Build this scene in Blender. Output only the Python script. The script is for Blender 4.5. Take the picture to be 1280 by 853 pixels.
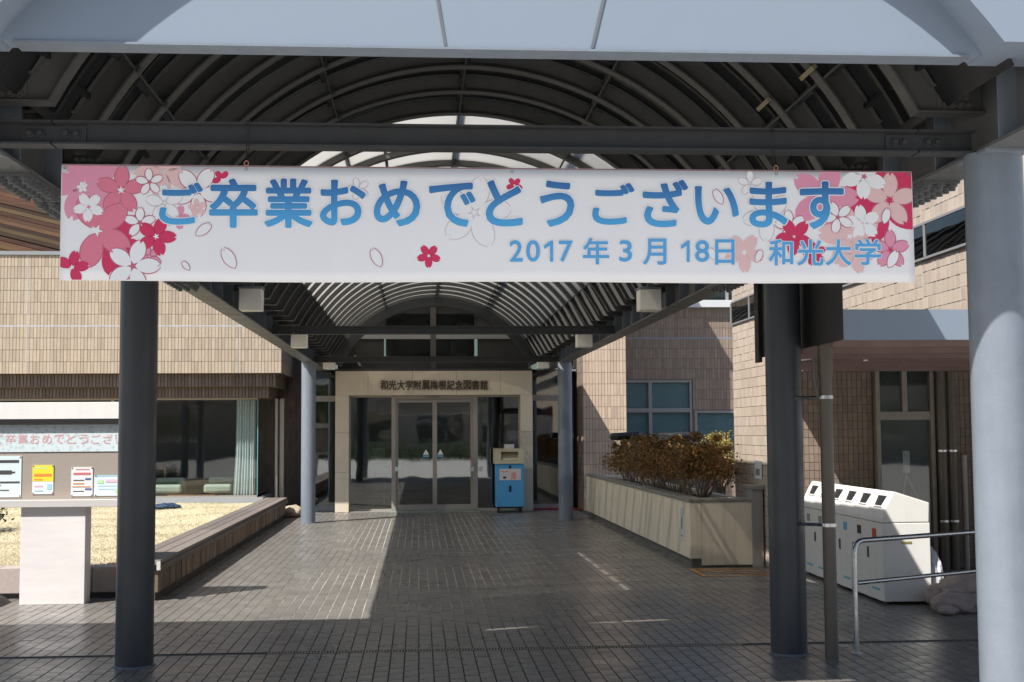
import bpy, bmesh, math, random
import numpy as np
from mathutils import Vector, Matrix
random.seed(7); rng = random.Random(11)
for o in list(bpy.data.objects): bpy.data.objects.remove(o)
S = bpy.context.scene
COL = S.collection
# ------------------------------------------------------------------ camera
FPX, EYE = 1607.0, 1.6
PITCH, YAW, ROLL = 0.0704, -0.07279, 0.00622
RM = Matrix.Rotation(YAW, 3, 'Z') @ Matrix.Rotation(PITCH, 3, 'X') @ Matrix.Rotation(ROLL, 3, 'Y')
cd = bpy.data.cameras.new('camera'); cam = bpy.data.objects.new('camera', cd); COL.objects.link(cam)
M = Matrix((RM.col[0], RM.col[2], -RM.col[1])).transposed().to_4x4(); M.translation = (0, 0, EYE); cam.matrix_world = M
cd.sensor_width = 36; cd.lens = FPX/1280*36; cd.clip_end = 3000; cd.clip_start = .05
S.camera = cam
# ------------------------------------------------------------------ sky and sun
SDX, SDY = 0.57, 0.53                      # how far the shadow of 1 m moves
elev = math.atan(1/math.hypot(SDX, SDY))
w = bpy.data.worlds.new('World'); S.world = w; w.use_nodes = True
nt = w.node_tree; nt.nodes.clear()
sk = nt.nodes.new('ShaderNodeTexSky'); sk.sky_type = 'NISHITA'; sk.sun_disc = False
sk.sun_elevation = elev; sk.sun_rotation = math.atan2(-SDX, -SDY) % (2*math.pi); sk.air_density = 1.0; sk.dust_density = 1.2
bg = nt.nodes.new('ShaderNodeBackground'); bg.inputs[1].default_value = 0.10
ow = nt.nodes.new('ShaderNodeOutputWorld'); nt.links.new(sk.outputs[0], bg.inputs[0]); nt.links.new(bg.outputs[0], ow.inputs[0])
ld = bpy.data.lights.new('sun', 'SUN'); ld.energy = 5.0; ld.angle = math.radians(0.53); ld.color = (1, .968, .915)
sun = bpy.data.objects.new('sun', ld); COL.objects.link(sun)
sun.rotation_euler = Vector((SDX, SDY, -1)).to_track_quat('-Z', 'Y').to_euler(); sun.location = (-20, -20, 40)
S.view_settings.view_transform = 'Standard'; S.view_settings.look = 'None'; S.view_settings.gamma = 1
S.view_settings.exposure = 0.55
S.cycles.max_bounces = 8; S.cycles.diffuse_bounces = 4; S.cycles.transparent_max_bounces = 12
S.cycles.caustics_reflective = False; S.cycles.caustics_refractive = False; S.cycles.sample_clamp_indirect = 6

def at(x, y, Y):            # photo pixel -> point on the plane at depth Y
    d = RM @ Vector(((x-640)/FPX, 1, (426.5-y)/FPX)); t = Y/d.y
    return Vector((d.x*t, Y, EYE+d.z*t))
# ------------------------------------------------------------------ materials
def N(t, k, **kw):
    n = t.nodes.new(k)
    for a, b in kw.items(): setattr(n, a, b)
    return n
MATS = {}
def mat(name, col, rough=.6, var=.12, scale=6., bump=.0, bscale=60., spec=.4, metal=0., island=0., col2=None, stretch=(1,1,1), streak=0., coat=0., sub=None):
    if name in MATS: return MATS[name]
    m = bpy.data.materials.new(name); m.use_nodes = True; t = m.node_tree; L = t.links
    b = t.nodes['Principled BSDF']; b.inputs['Roughness'].default_value = rough; b.inputs['Metallic'].default_value = metal
    b.inputs['Specular IOR Level'].default_value = spec; b.inputs['Coat Weight'].default_value = coat
    tc = N(t, 'ShaderNodeTexCoord'); mp = N(t, 'ShaderNodeMapping'); mp.inputs['Scale'].default_value = stretch
    L.new(tc.outputs['Object'], mp.inputs[0])
    nz = N(t, 'ShaderNodeTexNoise'); nz.inputs['Scale'].default_value = scale; nz.inputs['Detail'].default_value = 6; nz.inputs['Roughness'].default_value = .65
    L.new(mp.outputs[0], nz.inputs['Vector'])
    c2 = col2 if col2 else tuple(c*.62 for c in col)
    mx = N(t, 'ShaderNodeMix', data_type='RGBA'); mx.inputs[6].default_value = (*col, 1); mx.inputs[7].default_value = (*c2, 1)
    rp = N(t, 'ShaderNodeMapRange'); rp.inputs[1].default_value = .35; rp.inputs[2].default_value = .75; rp.inputs[3].default_value = 0; rp.inputs[4].default_value = min(1, var*3) if not col2 else 1
    L.new(nz.outputs[0], rp.inputs[0]); L.new(rp.outputs[0], mx.inputs[0])
    out = mx.outputs[2]
    if island:
        ge = N(t, 'ShaderNodeNewGeometry'); oi = N(t, 'ShaderNodeObjectInfo')
        ad = N(t, 'ShaderNodeMath', operation='ADD'); L.new(ge.outputs['Random Per Island'], ad.inputs[0]); L.new(oi.outputs['Random'], ad.inputs[1])
        fr = N(t, 'ShaderNodeMath', operation='FRACT'); L.new(ad.outputs[0], fr.inputs[0])
        hv = N(t, 'ShaderNodeHueSaturation')
        mr = N(t, 'ShaderNodeMapRange'); mr.inputs[3].default_value = 1-island; mr.inputs[4].default_value = 1+island; L.new(fr.outputs[0], mr.inputs[0]); L.new(mr.outputs[0], hv.inputs['Value'])
        f2 = N(t, 'ShaderNodeMath', operation='MULTIPLY'); f2.inputs[1].default_value = 7.31; L.new(fr.outputs[0], f2.inputs[0])
        f3 = N(t, 'ShaderNodeMath', operation='FRACT'); L.new(f2.outputs[0], f3.inputs[0])
        m3 = N(t, 'ShaderNodeMapRange'); m3.inputs[3].default_value = .5-island*.05; m3.inputs[4].default_value = .5+island*.05; L.new(f3.outputs[0], m3.inputs[0]); L.new(m3.outputs[0], hv.inputs['Hue'])
        L.new(out, hv.inputs['Color']); out = hv.outputs[0]
    if streak:                                  # rain streaks: noise drawn out along z
        m2 = N(t, 'ShaderNodeMapping'); m2.inputs['Scale'].default_value = (9, 9, .5); L.new(tc.outputs['Object'], m2.inputs[0])
        n2 = N(t, 'ShaderNodeTexNoise'); n2.inputs['Scale'].default_value = 1.4; n2.inputs['Detail'].default_value = 5; L.new(m2.outputs[0], n2.inputs['Vector'])
        r2 = N(t, 'ShaderNodeMapRange'); r2.inputs[1].default_value = .45; r2.inputs[2].default_value = .8; r2.inputs[3].default_value = 1; r2.inputs[4].default_value = 1-streak; L.new(n2.outputs[0], r2.inputs[0])
        x2 = N(t, 'ShaderNodeMix', data_type='RGBA', blend_type='MULTIPLY'); x2.inputs[0].default_value = 1; L.new(out, x2.inputs[6]); L.new(r2.outputs[0], x2.inputs[7]); out = x2.outputs[2]
    L.new(out, b.inputs['Base Color'])
    rr = N(t, 'ShaderNodeMapRange'); rr.inputs[1].default_value = .3; rr.inputs[2].default_value = .7; rr.inputs[3].default_value = max(.02, rough-.1); rr.inputs[4].default_value = min(1, rough+.1); L.new(nz.outputs[0], rr.inputs[0]); L.new(rr.outputs[0], b.inputs['Roughness'])
    if bump:
        nb = N(t, 'ShaderNodeTexNoise'); nb.inputs['Scale'].default_value = bscale; nb.inputs['Detail'].default_value = 5; L.new(mp.outputs[0], nb.inputs['Vector'])
        bp = N(t, 'ShaderNodeBump'); bp.inputs['Strength'].default_value = bump; bp.inputs['Distance'].default_value = .01; L.new(nb.outputs[0], bp.inputs['Height']); L.new(bp.outputs[0], b.inputs['Normal'])
    if sub: b.inputs['Transmission Weight'].default_value = sub
    MATS[name] = m; return m
def glass(name, tint, refl=1.0, rough=.02, wav=.02, f0=.05):
    m = bpy.data.materials.new(name); m.use_nodes = True; t = m.node_tree; L = t.links; t.nodes.clear()
    tr = N(t, 'ShaderNodeBsdfTransparent'); tr.inputs[0].default_value = (*tint, 1)
    gl = N(t, 'ShaderNodeBsdfGlossy'); gl.inputs['Roughness'].default_value = rough; gl.inputs[0].default_value = (refl, refl, refl, 1)
    ge = N(t, 'ShaderNodeNewGeometry'); dt = N(t, 'ShaderNodeVectorMath', operation='DOT_PRODUCT'); L.new(ge.outputs['Normal'], dt.inputs[0]); L.new(ge.outputs['Incoming'], dt.inputs[1])
    ab = N(t, 'ShaderNodeMath', operation='ABSOLUTE'); L.new(dt.outputs['Value'], ab.inputs[0]); su = N(t, 'ShaderNodeMath', operation='SUBTRACT'); su.inputs[0].default_value = 1; L.new(ab.outputs[0], su.inputs[1])
    po = N(t, 'ShaderNodeMath', operation='POWER'); po.inputs[1].default_value = 5; L.new(su.outputs[0], po.inputs[0])
    fr = N(t, 'ShaderNodeMath', operation='MULTIPLY_ADD'); fr.inputs[1].default_value = 1-f0; fr.inputs[2].default_value = f0; L.new(po.outputs[0], fr.inputs[0])
    tc = N(t, 'ShaderNodeTexCoord'); nz = N(t, 'ShaderNodeTexNoise'); nz.inputs['Scale'].default_value = .9; L.new(tc.outputs['Object'], nz.inputs['Vector'])
    bp = N(t, 'ShaderNodeBump'); bp.inputs['Strength'].default_value = wav; bp.inputs['Distance'].default_value = .1; L.new(nz.outputs[0], bp.inputs['Height']); L.new(bp.outputs[0], gl.inputs['Normal'])
    mx = N(t, 'ShaderNodeMixShader'); o = N(t, 'ShaderNodeOutputMaterial'); L.new(fr.outputs[0], mx.inputs[0]); L.new(tr.outputs[0], mx.inputs[1]); L.new(gl.outputs[0], mx.inputs[2]); L.new(mx.outputs[0], o.inputs[0])
    MATS[name] = m; return m
def translucent(name, col, tcol):
    m = bpy.data.materials.new(name); m.use_nodes = True; t = m.node_tree; L = t.links; t.nodes.clear()
    d = N(t, 'ShaderNodeBsdfDiffuse'); tr = N(t, 'ShaderNodeBsdfTranslucent'); a = N(t, 'ShaderNodeAddShader'); o = N(t, 'ShaderNodeOutputMaterial')
    tc = N(t, 'ShaderNodeTexCoord'); nz = N(t, 'ShaderNodeTexNoise'); nz.inputs['Scale'].default_value = 3; nz.inputs['Detail'].default_value = 6; L.new(tc.outputs['Object'], nz.inputs['Vector'])
    mx = N(t, 'ShaderNodeMix', data_type='RGBA'); mx.inputs[6].default_value = (*tcol, 1); mx.inputs[7].default_value = (*[c*.7 for c in tcol], 1); L.new(nz.outputs[0], mx.inputs[0]); L.new(mx.outputs[2], tr.inputs[0])
    d.inputs[0].default_value = (*col, 1); L.new(d.outputs[0], a.inputs[0]); L.new(tr.outputs[0], a.inputs[1]); L.new(a.outputs[0], o.inputs[0])
    MATS[name] = m; return m
def flat(name, col, rough=.75): return mat(name, col, rough, var=.02, scale=3)

STEEL_SHADED = mat('shaded_column_steel', (.055, .06, .07), .38, .08, 4, .05, 90, .45, streak=.1)  # column steel with the canopy's shade put into the colour, middle pair only
RIBS_P = mat('rib_paint', (.105, .105, .10), .5, .1, 5, .05, 80, .4, streak=.15)
RIBP = mat('charcoal_steel', (.048, .05, .053), .5, .1, 5, .05, 80, .4, streak=.15)
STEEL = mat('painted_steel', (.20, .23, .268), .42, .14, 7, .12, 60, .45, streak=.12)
STEELD = mat('dark_roof_sheet', (.022, .022, .023), .5, .15, 3, .05, 60, .35)
FASCIA = mat('fascia_panel', (.215, .258, .315), .4, .06, 1.5, .03, 40, .45)
ZINC = mat('bolt_zinc', (.3, .31, .31), .5, .1, 30, spec=.5, metal=.5)
def hazy(name, clear, haze, fac):
    m = bpy.data.materials.new(name); m.use_nodes = True; t = m.node_tree; L = t.links; t.nodes.clear()
    tr = N(t, 'ShaderNodeBsdfTransparent'); tr.inputs[0].default_value = (*clear, 1); tl = N(t, 'ShaderNodeBsdfTranslucent'); tc = N(t, 'ShaderNodeTexCoord'); nz = N(t, 'ShaderNodeTexNoise'); nz.inputs['Scale'].default_value = 2.5; nz.inputs['Detail'].default_value = 6; L.new(tc.outputs['Object'], nz.inputs['Vector'])
    mc = N(t, 'ShaderNodeMix', data_type='RGBA'); mc.inputs[6].default_value = (*haze, 1); mc.inputs[7].default_value = (*[c*.75 for c in haze], 1); L.new(nz.outputs[0], mc.inputs[0]); L.new(mc.outputs[2], tl.inputs[0])
    mx = N(t, 'ShaderNodeMixShader'); mx.inputs[0].default_value = fac; o = N(t, 'ShaderNodeOutputMaterial'); L.new(tr.outputs[0], mx.inputs[1]); L.new(tl.outputs[0], mx.inputs[2]); L.new(mx.outputs[0], o.inputs[0]); MATS[name] = m; return m
OPAL = hazy('hazy_roof_sheet', (.92, .90, .85), (.55, .54, .52), .72)
TILE_W = mat('beige_wall_tile', (.43, .35, .268), .55, .10, 14, .15, 80, .3, island=.12, streak=.12)
TILE_D = mat('brown_ribbed_tile', (.15, .115, .10), .6, .12, 14, .1, 60, .3, island=.2)
TILE_R = mat('tan_wall_tile', (.56, .43, .325), .55, .1, 12, .15, 80, .3, island=.12, streak=.1)
TILE_C = mat('pale_tan_wall_tile', (.55, .455, .37), .55, .1, 12, .15, 80, .3, island=.10)
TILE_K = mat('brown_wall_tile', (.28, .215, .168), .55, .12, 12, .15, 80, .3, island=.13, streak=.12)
GROUT = mat('wall_grout', (.17, .13, .105), .9, .15, 20, .2)
GROUT_L = mat('pale_wall_grout', (.5, .45, .38), .9, .15, 20, .2)
CONC = mat('concrete', (.33, .31, .28), .85, .2, 5, .25, 50, .2, streak=.2)
STONE = mat('portal_limestone', (.70, .61, .48), .45, .08, 4, .05, 60, .35, streak=.05)
GRANITE = mat('washed_concrete', (.84, .745, .575), .8, .12, 60, .35, 220, .25, streak=.22)
ALU = mat('bronze_aluminium', (.40, .365, .325), .38, .06, 8, .02, 60, .5, metal=.3)
ALU_L = mat('grey_window_frame', (.27, .26, .26), .45, .06, 8, .02, 60, .45)
STAIN = mat('stainless_tube', (.55, .55, .56), .28, .05, 10, .02, 80, .5, metal=1)
PIPE = mat('brown_downpipe', (.15, .125, .1), .42, .1, 5, .03, 60, .4, streak=.2)
BLACK = mat('black_metal', (.02, .02, .022), .4, .1, 8)
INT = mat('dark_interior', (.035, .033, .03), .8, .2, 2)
WHITEP = mat('white_paint', (.78, .76, .72), .45, .05, 4, .02, 50, .4, streak=.06)
CREAM = mat('cream_bin_paint', (.80, .78, .73), .4, .06, 3, .02, 50, .4, streak=.05)
LAMPW = mat('opal_lamp_box', (.84, .82, .74), .5, .05, 4)
MARBLE = mat('white_marble', (.80, .755, .735), .4, .08, 2.5, .03, 40, .35, col2=(.70, .64, .63), stretch=(.5, .5, 4))
WOOD = mat('weathered_bench_wood', (.20, .17, .15), .75, .2, 18, .4, 40, .2, island=.2, stretch=(1, .15, 1))
WOODV = mat('bench_face_wood', (.23, .165, .12), .75, .2, 18, .4, 40, .2, island=.28, stretch=(1, 1, .15))
BOARDB = mat('brown_roof_board', (.06, .033, .014), .7, .3, 7, .4, 30, .2, island=.6, stretch=(.12, 1, 1))
CURB = mat('pinkish_curb_stone', (.47, .40, .36), .75, .15, 30, .3, 120, .25)
GD = glass('dark_glass', (.58, .63, .61), 1, .02, .02, .17); GL = glass('clear_glass', (.90, .925, .92), 1, .02, .02, .05); GB = glass('window_glass', (.72, .78, .78), .8, .02, .02, .04)
BLIND = mat('teal_blind', (.46, .58, .62), .6, .05, 3)
CURTAIN = mat('pale_green_curtain', (.70, .77, .76), .85, .06, 3, .1, 40, .1)
# paving tile: worn satin glaze, so it mirrors softly at a low angle
PAVE = mat('grey_paving_tile', (.215, .200, .180), .31, .18, 1.2, .12, 45, .6, island=.13, col2=(.145, .133, .12))
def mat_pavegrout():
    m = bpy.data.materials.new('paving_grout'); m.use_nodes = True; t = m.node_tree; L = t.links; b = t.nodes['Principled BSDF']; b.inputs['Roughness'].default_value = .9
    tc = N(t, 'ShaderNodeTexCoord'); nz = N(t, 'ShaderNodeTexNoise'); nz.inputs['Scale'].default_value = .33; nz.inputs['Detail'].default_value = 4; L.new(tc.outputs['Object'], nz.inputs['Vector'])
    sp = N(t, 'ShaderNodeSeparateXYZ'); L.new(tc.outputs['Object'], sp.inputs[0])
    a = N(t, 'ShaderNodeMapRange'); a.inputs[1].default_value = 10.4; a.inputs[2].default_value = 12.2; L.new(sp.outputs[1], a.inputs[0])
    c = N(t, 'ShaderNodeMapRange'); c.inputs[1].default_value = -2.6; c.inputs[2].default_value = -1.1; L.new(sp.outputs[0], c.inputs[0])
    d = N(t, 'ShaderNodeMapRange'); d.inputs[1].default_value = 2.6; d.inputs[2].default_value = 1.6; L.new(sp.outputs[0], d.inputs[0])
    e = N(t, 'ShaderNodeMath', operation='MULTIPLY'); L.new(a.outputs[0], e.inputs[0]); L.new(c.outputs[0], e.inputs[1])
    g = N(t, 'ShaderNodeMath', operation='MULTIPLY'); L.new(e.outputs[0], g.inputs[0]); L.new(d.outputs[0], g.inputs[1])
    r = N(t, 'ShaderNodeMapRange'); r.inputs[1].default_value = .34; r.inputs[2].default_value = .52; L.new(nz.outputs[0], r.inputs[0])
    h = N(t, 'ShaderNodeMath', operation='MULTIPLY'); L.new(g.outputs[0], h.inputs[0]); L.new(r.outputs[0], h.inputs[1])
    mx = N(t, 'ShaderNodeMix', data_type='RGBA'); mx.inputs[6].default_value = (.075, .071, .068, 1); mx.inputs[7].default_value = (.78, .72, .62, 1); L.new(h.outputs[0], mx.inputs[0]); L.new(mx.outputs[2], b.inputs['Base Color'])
    return m
PGROUT = mat_pavegrout()
# ------------------------------------------------------------------ mesh helpers
class MB:
    def __init__(s): s.v = []; s.f = []
    def quad(s, *p):
        n = len(s.v); s.v += [tuple(q) for q in p]; s.f.append(tuple(range(n, n+len(p)))); return s
    def box(s, x0, x1, y0, y1, z0, z1):
        n = len(s.v); s.v += [(x0,y0,z0),(x1,y0,z0),(x1,y1,z0),(x0,y1,z0),(x0,y0,z1),(x1,y0,z1),(x1,y1,z1),(x0,y1,z1)]
        s.f += [tuple(n+i for i in q) for q in ((0,3,2,1),(4,5,6,7),(0,1,5,4),(1,2,6,5),(2,3,7,6),(3,0,4,7))]; return s
    def obox(s, c, U, V, W, a, b, d):     # centre, three unit axes, half sizes
        c = Vector(c); n = len(s.v)
        for k in ((-1,-1,-1),(1,-1,-1),(1,1,-1),(-1,1,-1),(-1,-1,1),(1,-1,1),(1,1,1),(-1,1,1)): s.v.append(tuple(c+U*(k[0]*a)+V*(k[1]*b)+W*(k[2]*d)))
        s.f += [tuple(n+i for i in q) for q in ((0,3,2,1),(4,5,6,7),(0,1,5,4),(1,2,6,5),(2,3,7,6),(3,0,4,7))]; return s
    def tube(s, pts, r, n=12, cap=True):
        pts = [Vector(p) for p in pts]; base = len(s.v); up = None
        for i, p in enumerate(pts):
            d = (pts[min(i+1, len(pts)-1)]-pts[max(i-1, 0)]).normalized()
            if up is None: up = Vector((0,0,1)) if abs(d.z) < .9 else Vector((1,0,0))
            a = d.cross(up).normalized(); b = a.cross(d).normalized(); up = b
            rr = r[i] if isinstance(r, (list, tuple)) else r
            for k in range(n): t = 2*math.pi*k/n; s.v.append(tuple(p+a*(math.cos(t)*rr)+b*(math.sin(t)*rr)))
        for i in range(len(pts)-1):
            for k in range(n): s.f.append((base+i*n+k, base+i*n+(k+1)%n, base+(i+1)*n+(k+1)%n, base+(i+1)*n+k))
        if cap: s.f.append(tuple(base+k for k in range(n))[::-1]); s.f.append(tuple(base+(len(pts)-1)*n+k for k in range(n)))
        return s
    def prism_y(s, poly, y0, y1):         # polygon in x,z pushed along y
        n = len(s.v); k = len(poly); s.v += [(x, y0, z) for x, z in poly]+[(x, y1, z) for x, z in poly]
        s.f.append(tuple(range(n, n+k))); s.f.append(tuple(range(n+2*k-1, n+k-1, -1)))
        for i in range(k): j = (i+1) % k; s.f.append((n+i, n+k+i, n+k+j, n+j))
        return s
    def ribbon(s, a, b, y0, y1):          # strip between two polylines in x,z, thick along y
        n = len(s.v); k = len(a)
        for (p, y) in ((a, y0), (b, y0), (a, y1), (b, y1)): s.v += [(x, y, z) for x, z in p]
        A, B, C, D = n, n+k, n+2*k, n+3*k
        for i in range(k-1):
            s.f += [(A+i, A+i+1, B+i+1, B+i), (C+i, D+i, D+i+1, C+i+1), (A+i, C+i, C+i+1, A+i+1), (B+i, B+i+1, D+i+1, D+i)]
        s.f += [(A, B, D, C), (A+k-1, C+k-1, D+k-1, B+k-1)]; return s
    def mesh(s, name, off=(0,0,0), smooth=False):
        m = bpy.data.meshes.new(name); o = Vector(off)
        m.from_pydata([(a-o.x, b-o.y, c-o.z) for a, b, c in s.v], [], s.f)
        bm = bmesh.new(); bm.from_mesh(m); bmesh.ops.recalc_face_normals(bm, faces=bm.faces); bm.to_mesh(m); bm.free()
        if smooth:
            for p in m.polygons: p.use_smooth = True
            try: m.set_sharp_from_angle(angle=math.radians(40))
            except Exception: pass
        return m
    def build(s, name, m, parent=None, bevel=0, smooth=False, off=None):
        o_ = Vector(parent.get('_o', (0,0,0))) if parent is not None else Vector(off or (0,0,0))
        me = s.mesh(name, o_, smooth); me.materials.append(m)
        return link(name, me, parent, bevel, (0,0,0) if parent is not None else tuple(o_))
ORG = {}
def link(name, me, parent=None, bevel=0, loc=(0,0,0)):
    o = bpy.data.objects.new(name, me); COL.objects.link(o); o.parent = parent; o.location = loc
    if parent is not None: o['_o'] = parent.get('_o', (0,0,0))
    else: o['_o'] = loc
    if bevel:
        b = o.modifiers.new('bevel', 'BEVEL'); b.width = bevel; b.segments = 2; b.limit_method = 'ANGLE'; b.angle_limit = math.radians(40)
    return o
def thing(name, label, cat, loc=(0,0,0), group=None):
    o = bpy.data.objects.new(name, None); COL.objects.link(o); o.location = loc; o['_o'] = tuple(loc); o.empty_display_size = .2
    return tag(o, label, cat, group)
def tag(o, label, cat, group=None, kind=None):
    o['label'] = label; o['category'] = cat
    if group: o['group'] = group
    if kind: o['kind'] = kind
    return o
def struct(o, label=None):
    o['kind'] = 'structure'
    if label: o['label'] = label
    return o
def piece(name, me, parent, loc): # a repeated part that shares mesh data; loc is a world position
    o = bpy.data.objects.new(name, me); COL.objects.link(o); o.parent = parent; o.location = Vector(loc)-Vector(parent.get('_o', (0,0,0))); o['_o'] = parent.get('_o', (0,0,0)); return o
def tiles(name, parent, org, U, V, W, H, pu, pv, joint, m, holes=(), proud=.008, stagger=0., stuff=True):
    """a field of real tiles, each its own little slab, joined into one part"""
    org = Vector(org); U = Vector(U).normalized(); V = Vector(V).normalized(); Nn = U.cross(V).normalized()
    b = MB(); r = random.Random(hash((round(org.x, 2), round(org.y, 2), round(W, 2))) & 0xffff)
    nv = max(1, int(round(H/pv))); nu = max(1, int(round(W/pu))); pu = W/nu; pv = H/nv
    for j in range(nv):
        sh = (stagger*pu if j % 2 else 0)
        for i in range(-1 if sh else 0, nu):
            u0 = max(0, i*pu+sh+joint/2); u1 = min(W, (i+1)*pu+sh-joint/2); v0 = j*pv+joint/2; v1 = (j+1)*pv-joint/2
            if u1-u0 < joint: continue
            cu, cv = (u0+u1)/2, (v0+v1)/2
            if any(a <= cu <= c and d <= cv <= e for a, c, d, e in holes): continue
            n = len(b.v); hgt = [proud+r.uniform(-.0015, .0015)]*4; t = r.uniform(-.0012, .0012); hgt[0] += t; hgt[1] += t
            P = [(u0, v0), (u1, v0), (u1, v1), (u0, v1)]
            b.v += [tuple(org+U*p+V*q) for p, q in P]; b.v += [tuple(org+U*p+V*q+Nn*h) for (p, q), h in zip(P, hgt)]
            b.f += [(n+4, n+5, n+6, n+7), (n, n+1, n+5, n+4), (n+1, n+2, n+6, n+5), (n+2, n+3, n+7, n+6), (n+3, n, n+4, n+7)]
    me = bpy.data.meshes.new(name); o_ = Vector(parent.get('_o', (0,0,0))); me.from_pydata([tuple(Vector(q)-o_) for q in b.v], [], b.f); me.materials.append(m)
    o = link(name, me, parent); o['kind'] = 'stuff'; return o
_tc = {}
def glyph(ch, off=0.):
    if ch == '1': return [(0, .62), (.30, .80), (.30, 0), (.42, 0), (.42, .98), (.33, .98), (0, .76)], [(0, 1, 6), (1, 5, 6), (1, 2, 3), (1, 3, 4), (1, 4, 5)]
    k = (ch, round(off, 4))
    if k not in _tc:
        c = bpy.data.curves.new('glyph', 'FONT'); c.body = ch; c.offset = off; c.resolution_u = 4
        o = bpy.data.objects.new('glyph', c); COL.objects.link(o); bpy.context.view_layer.update()
        me = bpy.data.meshes.new_from_object(o.evaluated_get(bpy.context.evaluated_depsgraph_get()))
        V = [(v.co.x, v.co.y) for v in me.vertices]; F = [tuple(p.vertices) for p in me.polygons]
        bpy.data.objects.remove(o); bpy.data.curves.remove(c); bpy.data.meshes.remove(me); _tc[k] = (V, F)
    return _tc[k]
def letters(name, items, m, parent, bold=.0, depth=0., out=0., n=12, dy=-1):
    """items: (char, function mapping the 0..1 box to a world point). Each character is one part. bold and out are fractions of the box:
    the stroke is fattened by laying shifted copies of the thin glyph a hair apart"""
    o_ = Vector(parent.get('_o', (0,0,0)))
    for ch, fn in items:
        V, F = glyph(ch); b = MB()
        x0, x1 = min(p[0] for p in V), max(p[0] for p in V); y0, y1 = min(p[1] for p in V), max(p[1] for p in V)
        asp = (Vector(fn(1, 0))-Vector(fn(0, 0))).length/(Vector(fn(0, 1))-Vector(fn(0, 0))).length; bx, by = bold/asp, bold
        sh = [(0, 0)]+([(math.cos(k*2*math.pi/n), math.sin(k*2*math.pi/n)) for k in range(n)] if bold+out > 0 else [])
        for q, (cx, cy) in enumerate(sh):
            k = len(b.v)
            for x, y in V:
                u = bx+(1-2*bx)*(x-x0)/(x1-x0)+cx*(bx+out/asp); v = by+(1-2*by)*(y-y0)/(y1-y0)+cy*(by+out)
                p = Vector(fn(u, v)); p.y += q*.000012; b.v.append(tuple(p-o_))
            b.f += [tuple(k+i for i in f) for f in F]
        me = bpy.data.meshes.new(name); me.from_pydata(b.v, [], b.f); me.materials.append(m); o = link(name, me, parent)
        if depth: sd_ = o.modifiers.new('depth', 'SOLIDIFY'); sd_.thickness = depth; sd_.offset = 0
X = Vector((1,0,0)); Yv = Vector((0,1,0)); Z = Vector((0,0,1))

# ================================================================== the ground
g = MB().box(-1500, 1500, -1500, 1500, -.5, -.03).build('ground', mat('plaza_ground', (.54, .52, .49), .85, .2, .6, .2, 30, .2)); struct(g)
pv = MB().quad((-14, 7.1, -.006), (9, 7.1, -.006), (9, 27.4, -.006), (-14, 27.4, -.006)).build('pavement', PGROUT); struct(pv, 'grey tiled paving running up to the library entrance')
# paving tiles: 100 x 200 mm running bond, long side along y; the nearest 300 in view are single parts
TW, TL, J = .1, .2, .0068
tm = MB(); tm.v = [(-TW/2+J/2, -TL/2+J/2, -.006), (TW/2-J/2, -TL/2+J/2, -.006), (TW/2-J/2, TL/2-J/2, -.006), (-TW/2+J/2, TL/2-J/2, -.006)]
tm.v += [(x*.975, y*.985, 0) for x, y, z in tm.v[:4]]; tm.f = [(4,5,6,7), (0,1,5,4), (1,2,6,5), (2,3,7,6), (3,0,4,7)]
single = tm.mesh('tile'); single.materials.append(PAVE)
BIG = MB(); cand = []
def footprint_blocked(x, y):
    if x < -2.52 and y > 13.0: return True
    if x > 3.2 and y > 15.0: return True
    return abs(x-.27) < .012 or (x > 4.05 and y > 14.5)
rows = {}
for i in range(-75, 66):
    x = i*TW+.05
    for j in range(36, 134):
        y = j*TL+(TL/2 if i % 2 else 0)
        if y > 26.9 or footprint_blocked(x, y): continue
        if y > 26.1 and -1.6 < x < 2.2: continue
        px = 523+x/y*1607
        if px < -60 or px > 1340: continue
        cand.append((y, x))
cand.sort(); near = [c for c in cand if 8.1 < c[0] < 9.5 and -30 < 523+c[1]/c[0]*1607 < 1300]
step = max(1, len(near)//300); pick = set(near[:300]) if len(near) > 300 else set(near)
tr_ = random.Random(5)
for y, x in cand:
    if y-TL/2 < 9.66 and y+TL/2 > 9.56:          # tiles cut at the drain
        for (ya, yb) in ((y-TL/2+J/2, min(y+TL/2-J/2, 9.561)), (max(y-TL/2+J/2, 9.659), y+TL/2-J/2)):
            if yb-ya > .02 and ya < yb:
                n = len(BIG.v); BIG.v += [(x+a, ya if b_ < 0 else yb, c) for a, b_, c in tm.v]; BIG.f += [tuple(n+q for q in f) for f in tm.f]
        continue
    if (y, x) in pick: piece('tile', single, pv, (x, y, tr_.uniform(-.0012, .0008)))
    else:
        n = len(BIG.v); dz = tr_.uniform(-.0014, .001); tx = tr_.uniform(-.0006, .0006); s = 1 if y < 18 else 1
        BIG.v += [(x+a, y+b_, c+dz+(tx if a > 0 else -tx)) for a, b_, c in tm.v]; BIG.f += [tuple(n+q for q in f) for f in tm.f]
me = bpy.data.meshes.new('paving_tiles'); me.from_pydata(BIG.v, [], BIG.f); me.materials.append(PAVE); bt = link('paving_tiles', me, pv); bt['kind'] = 'stuff'
# a paler course of tiles along the right, expansion joint
MB().box(.263, .277, 8, 26.2, -.02, -.003).build('expansion_joint', BLACK, pv)
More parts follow.
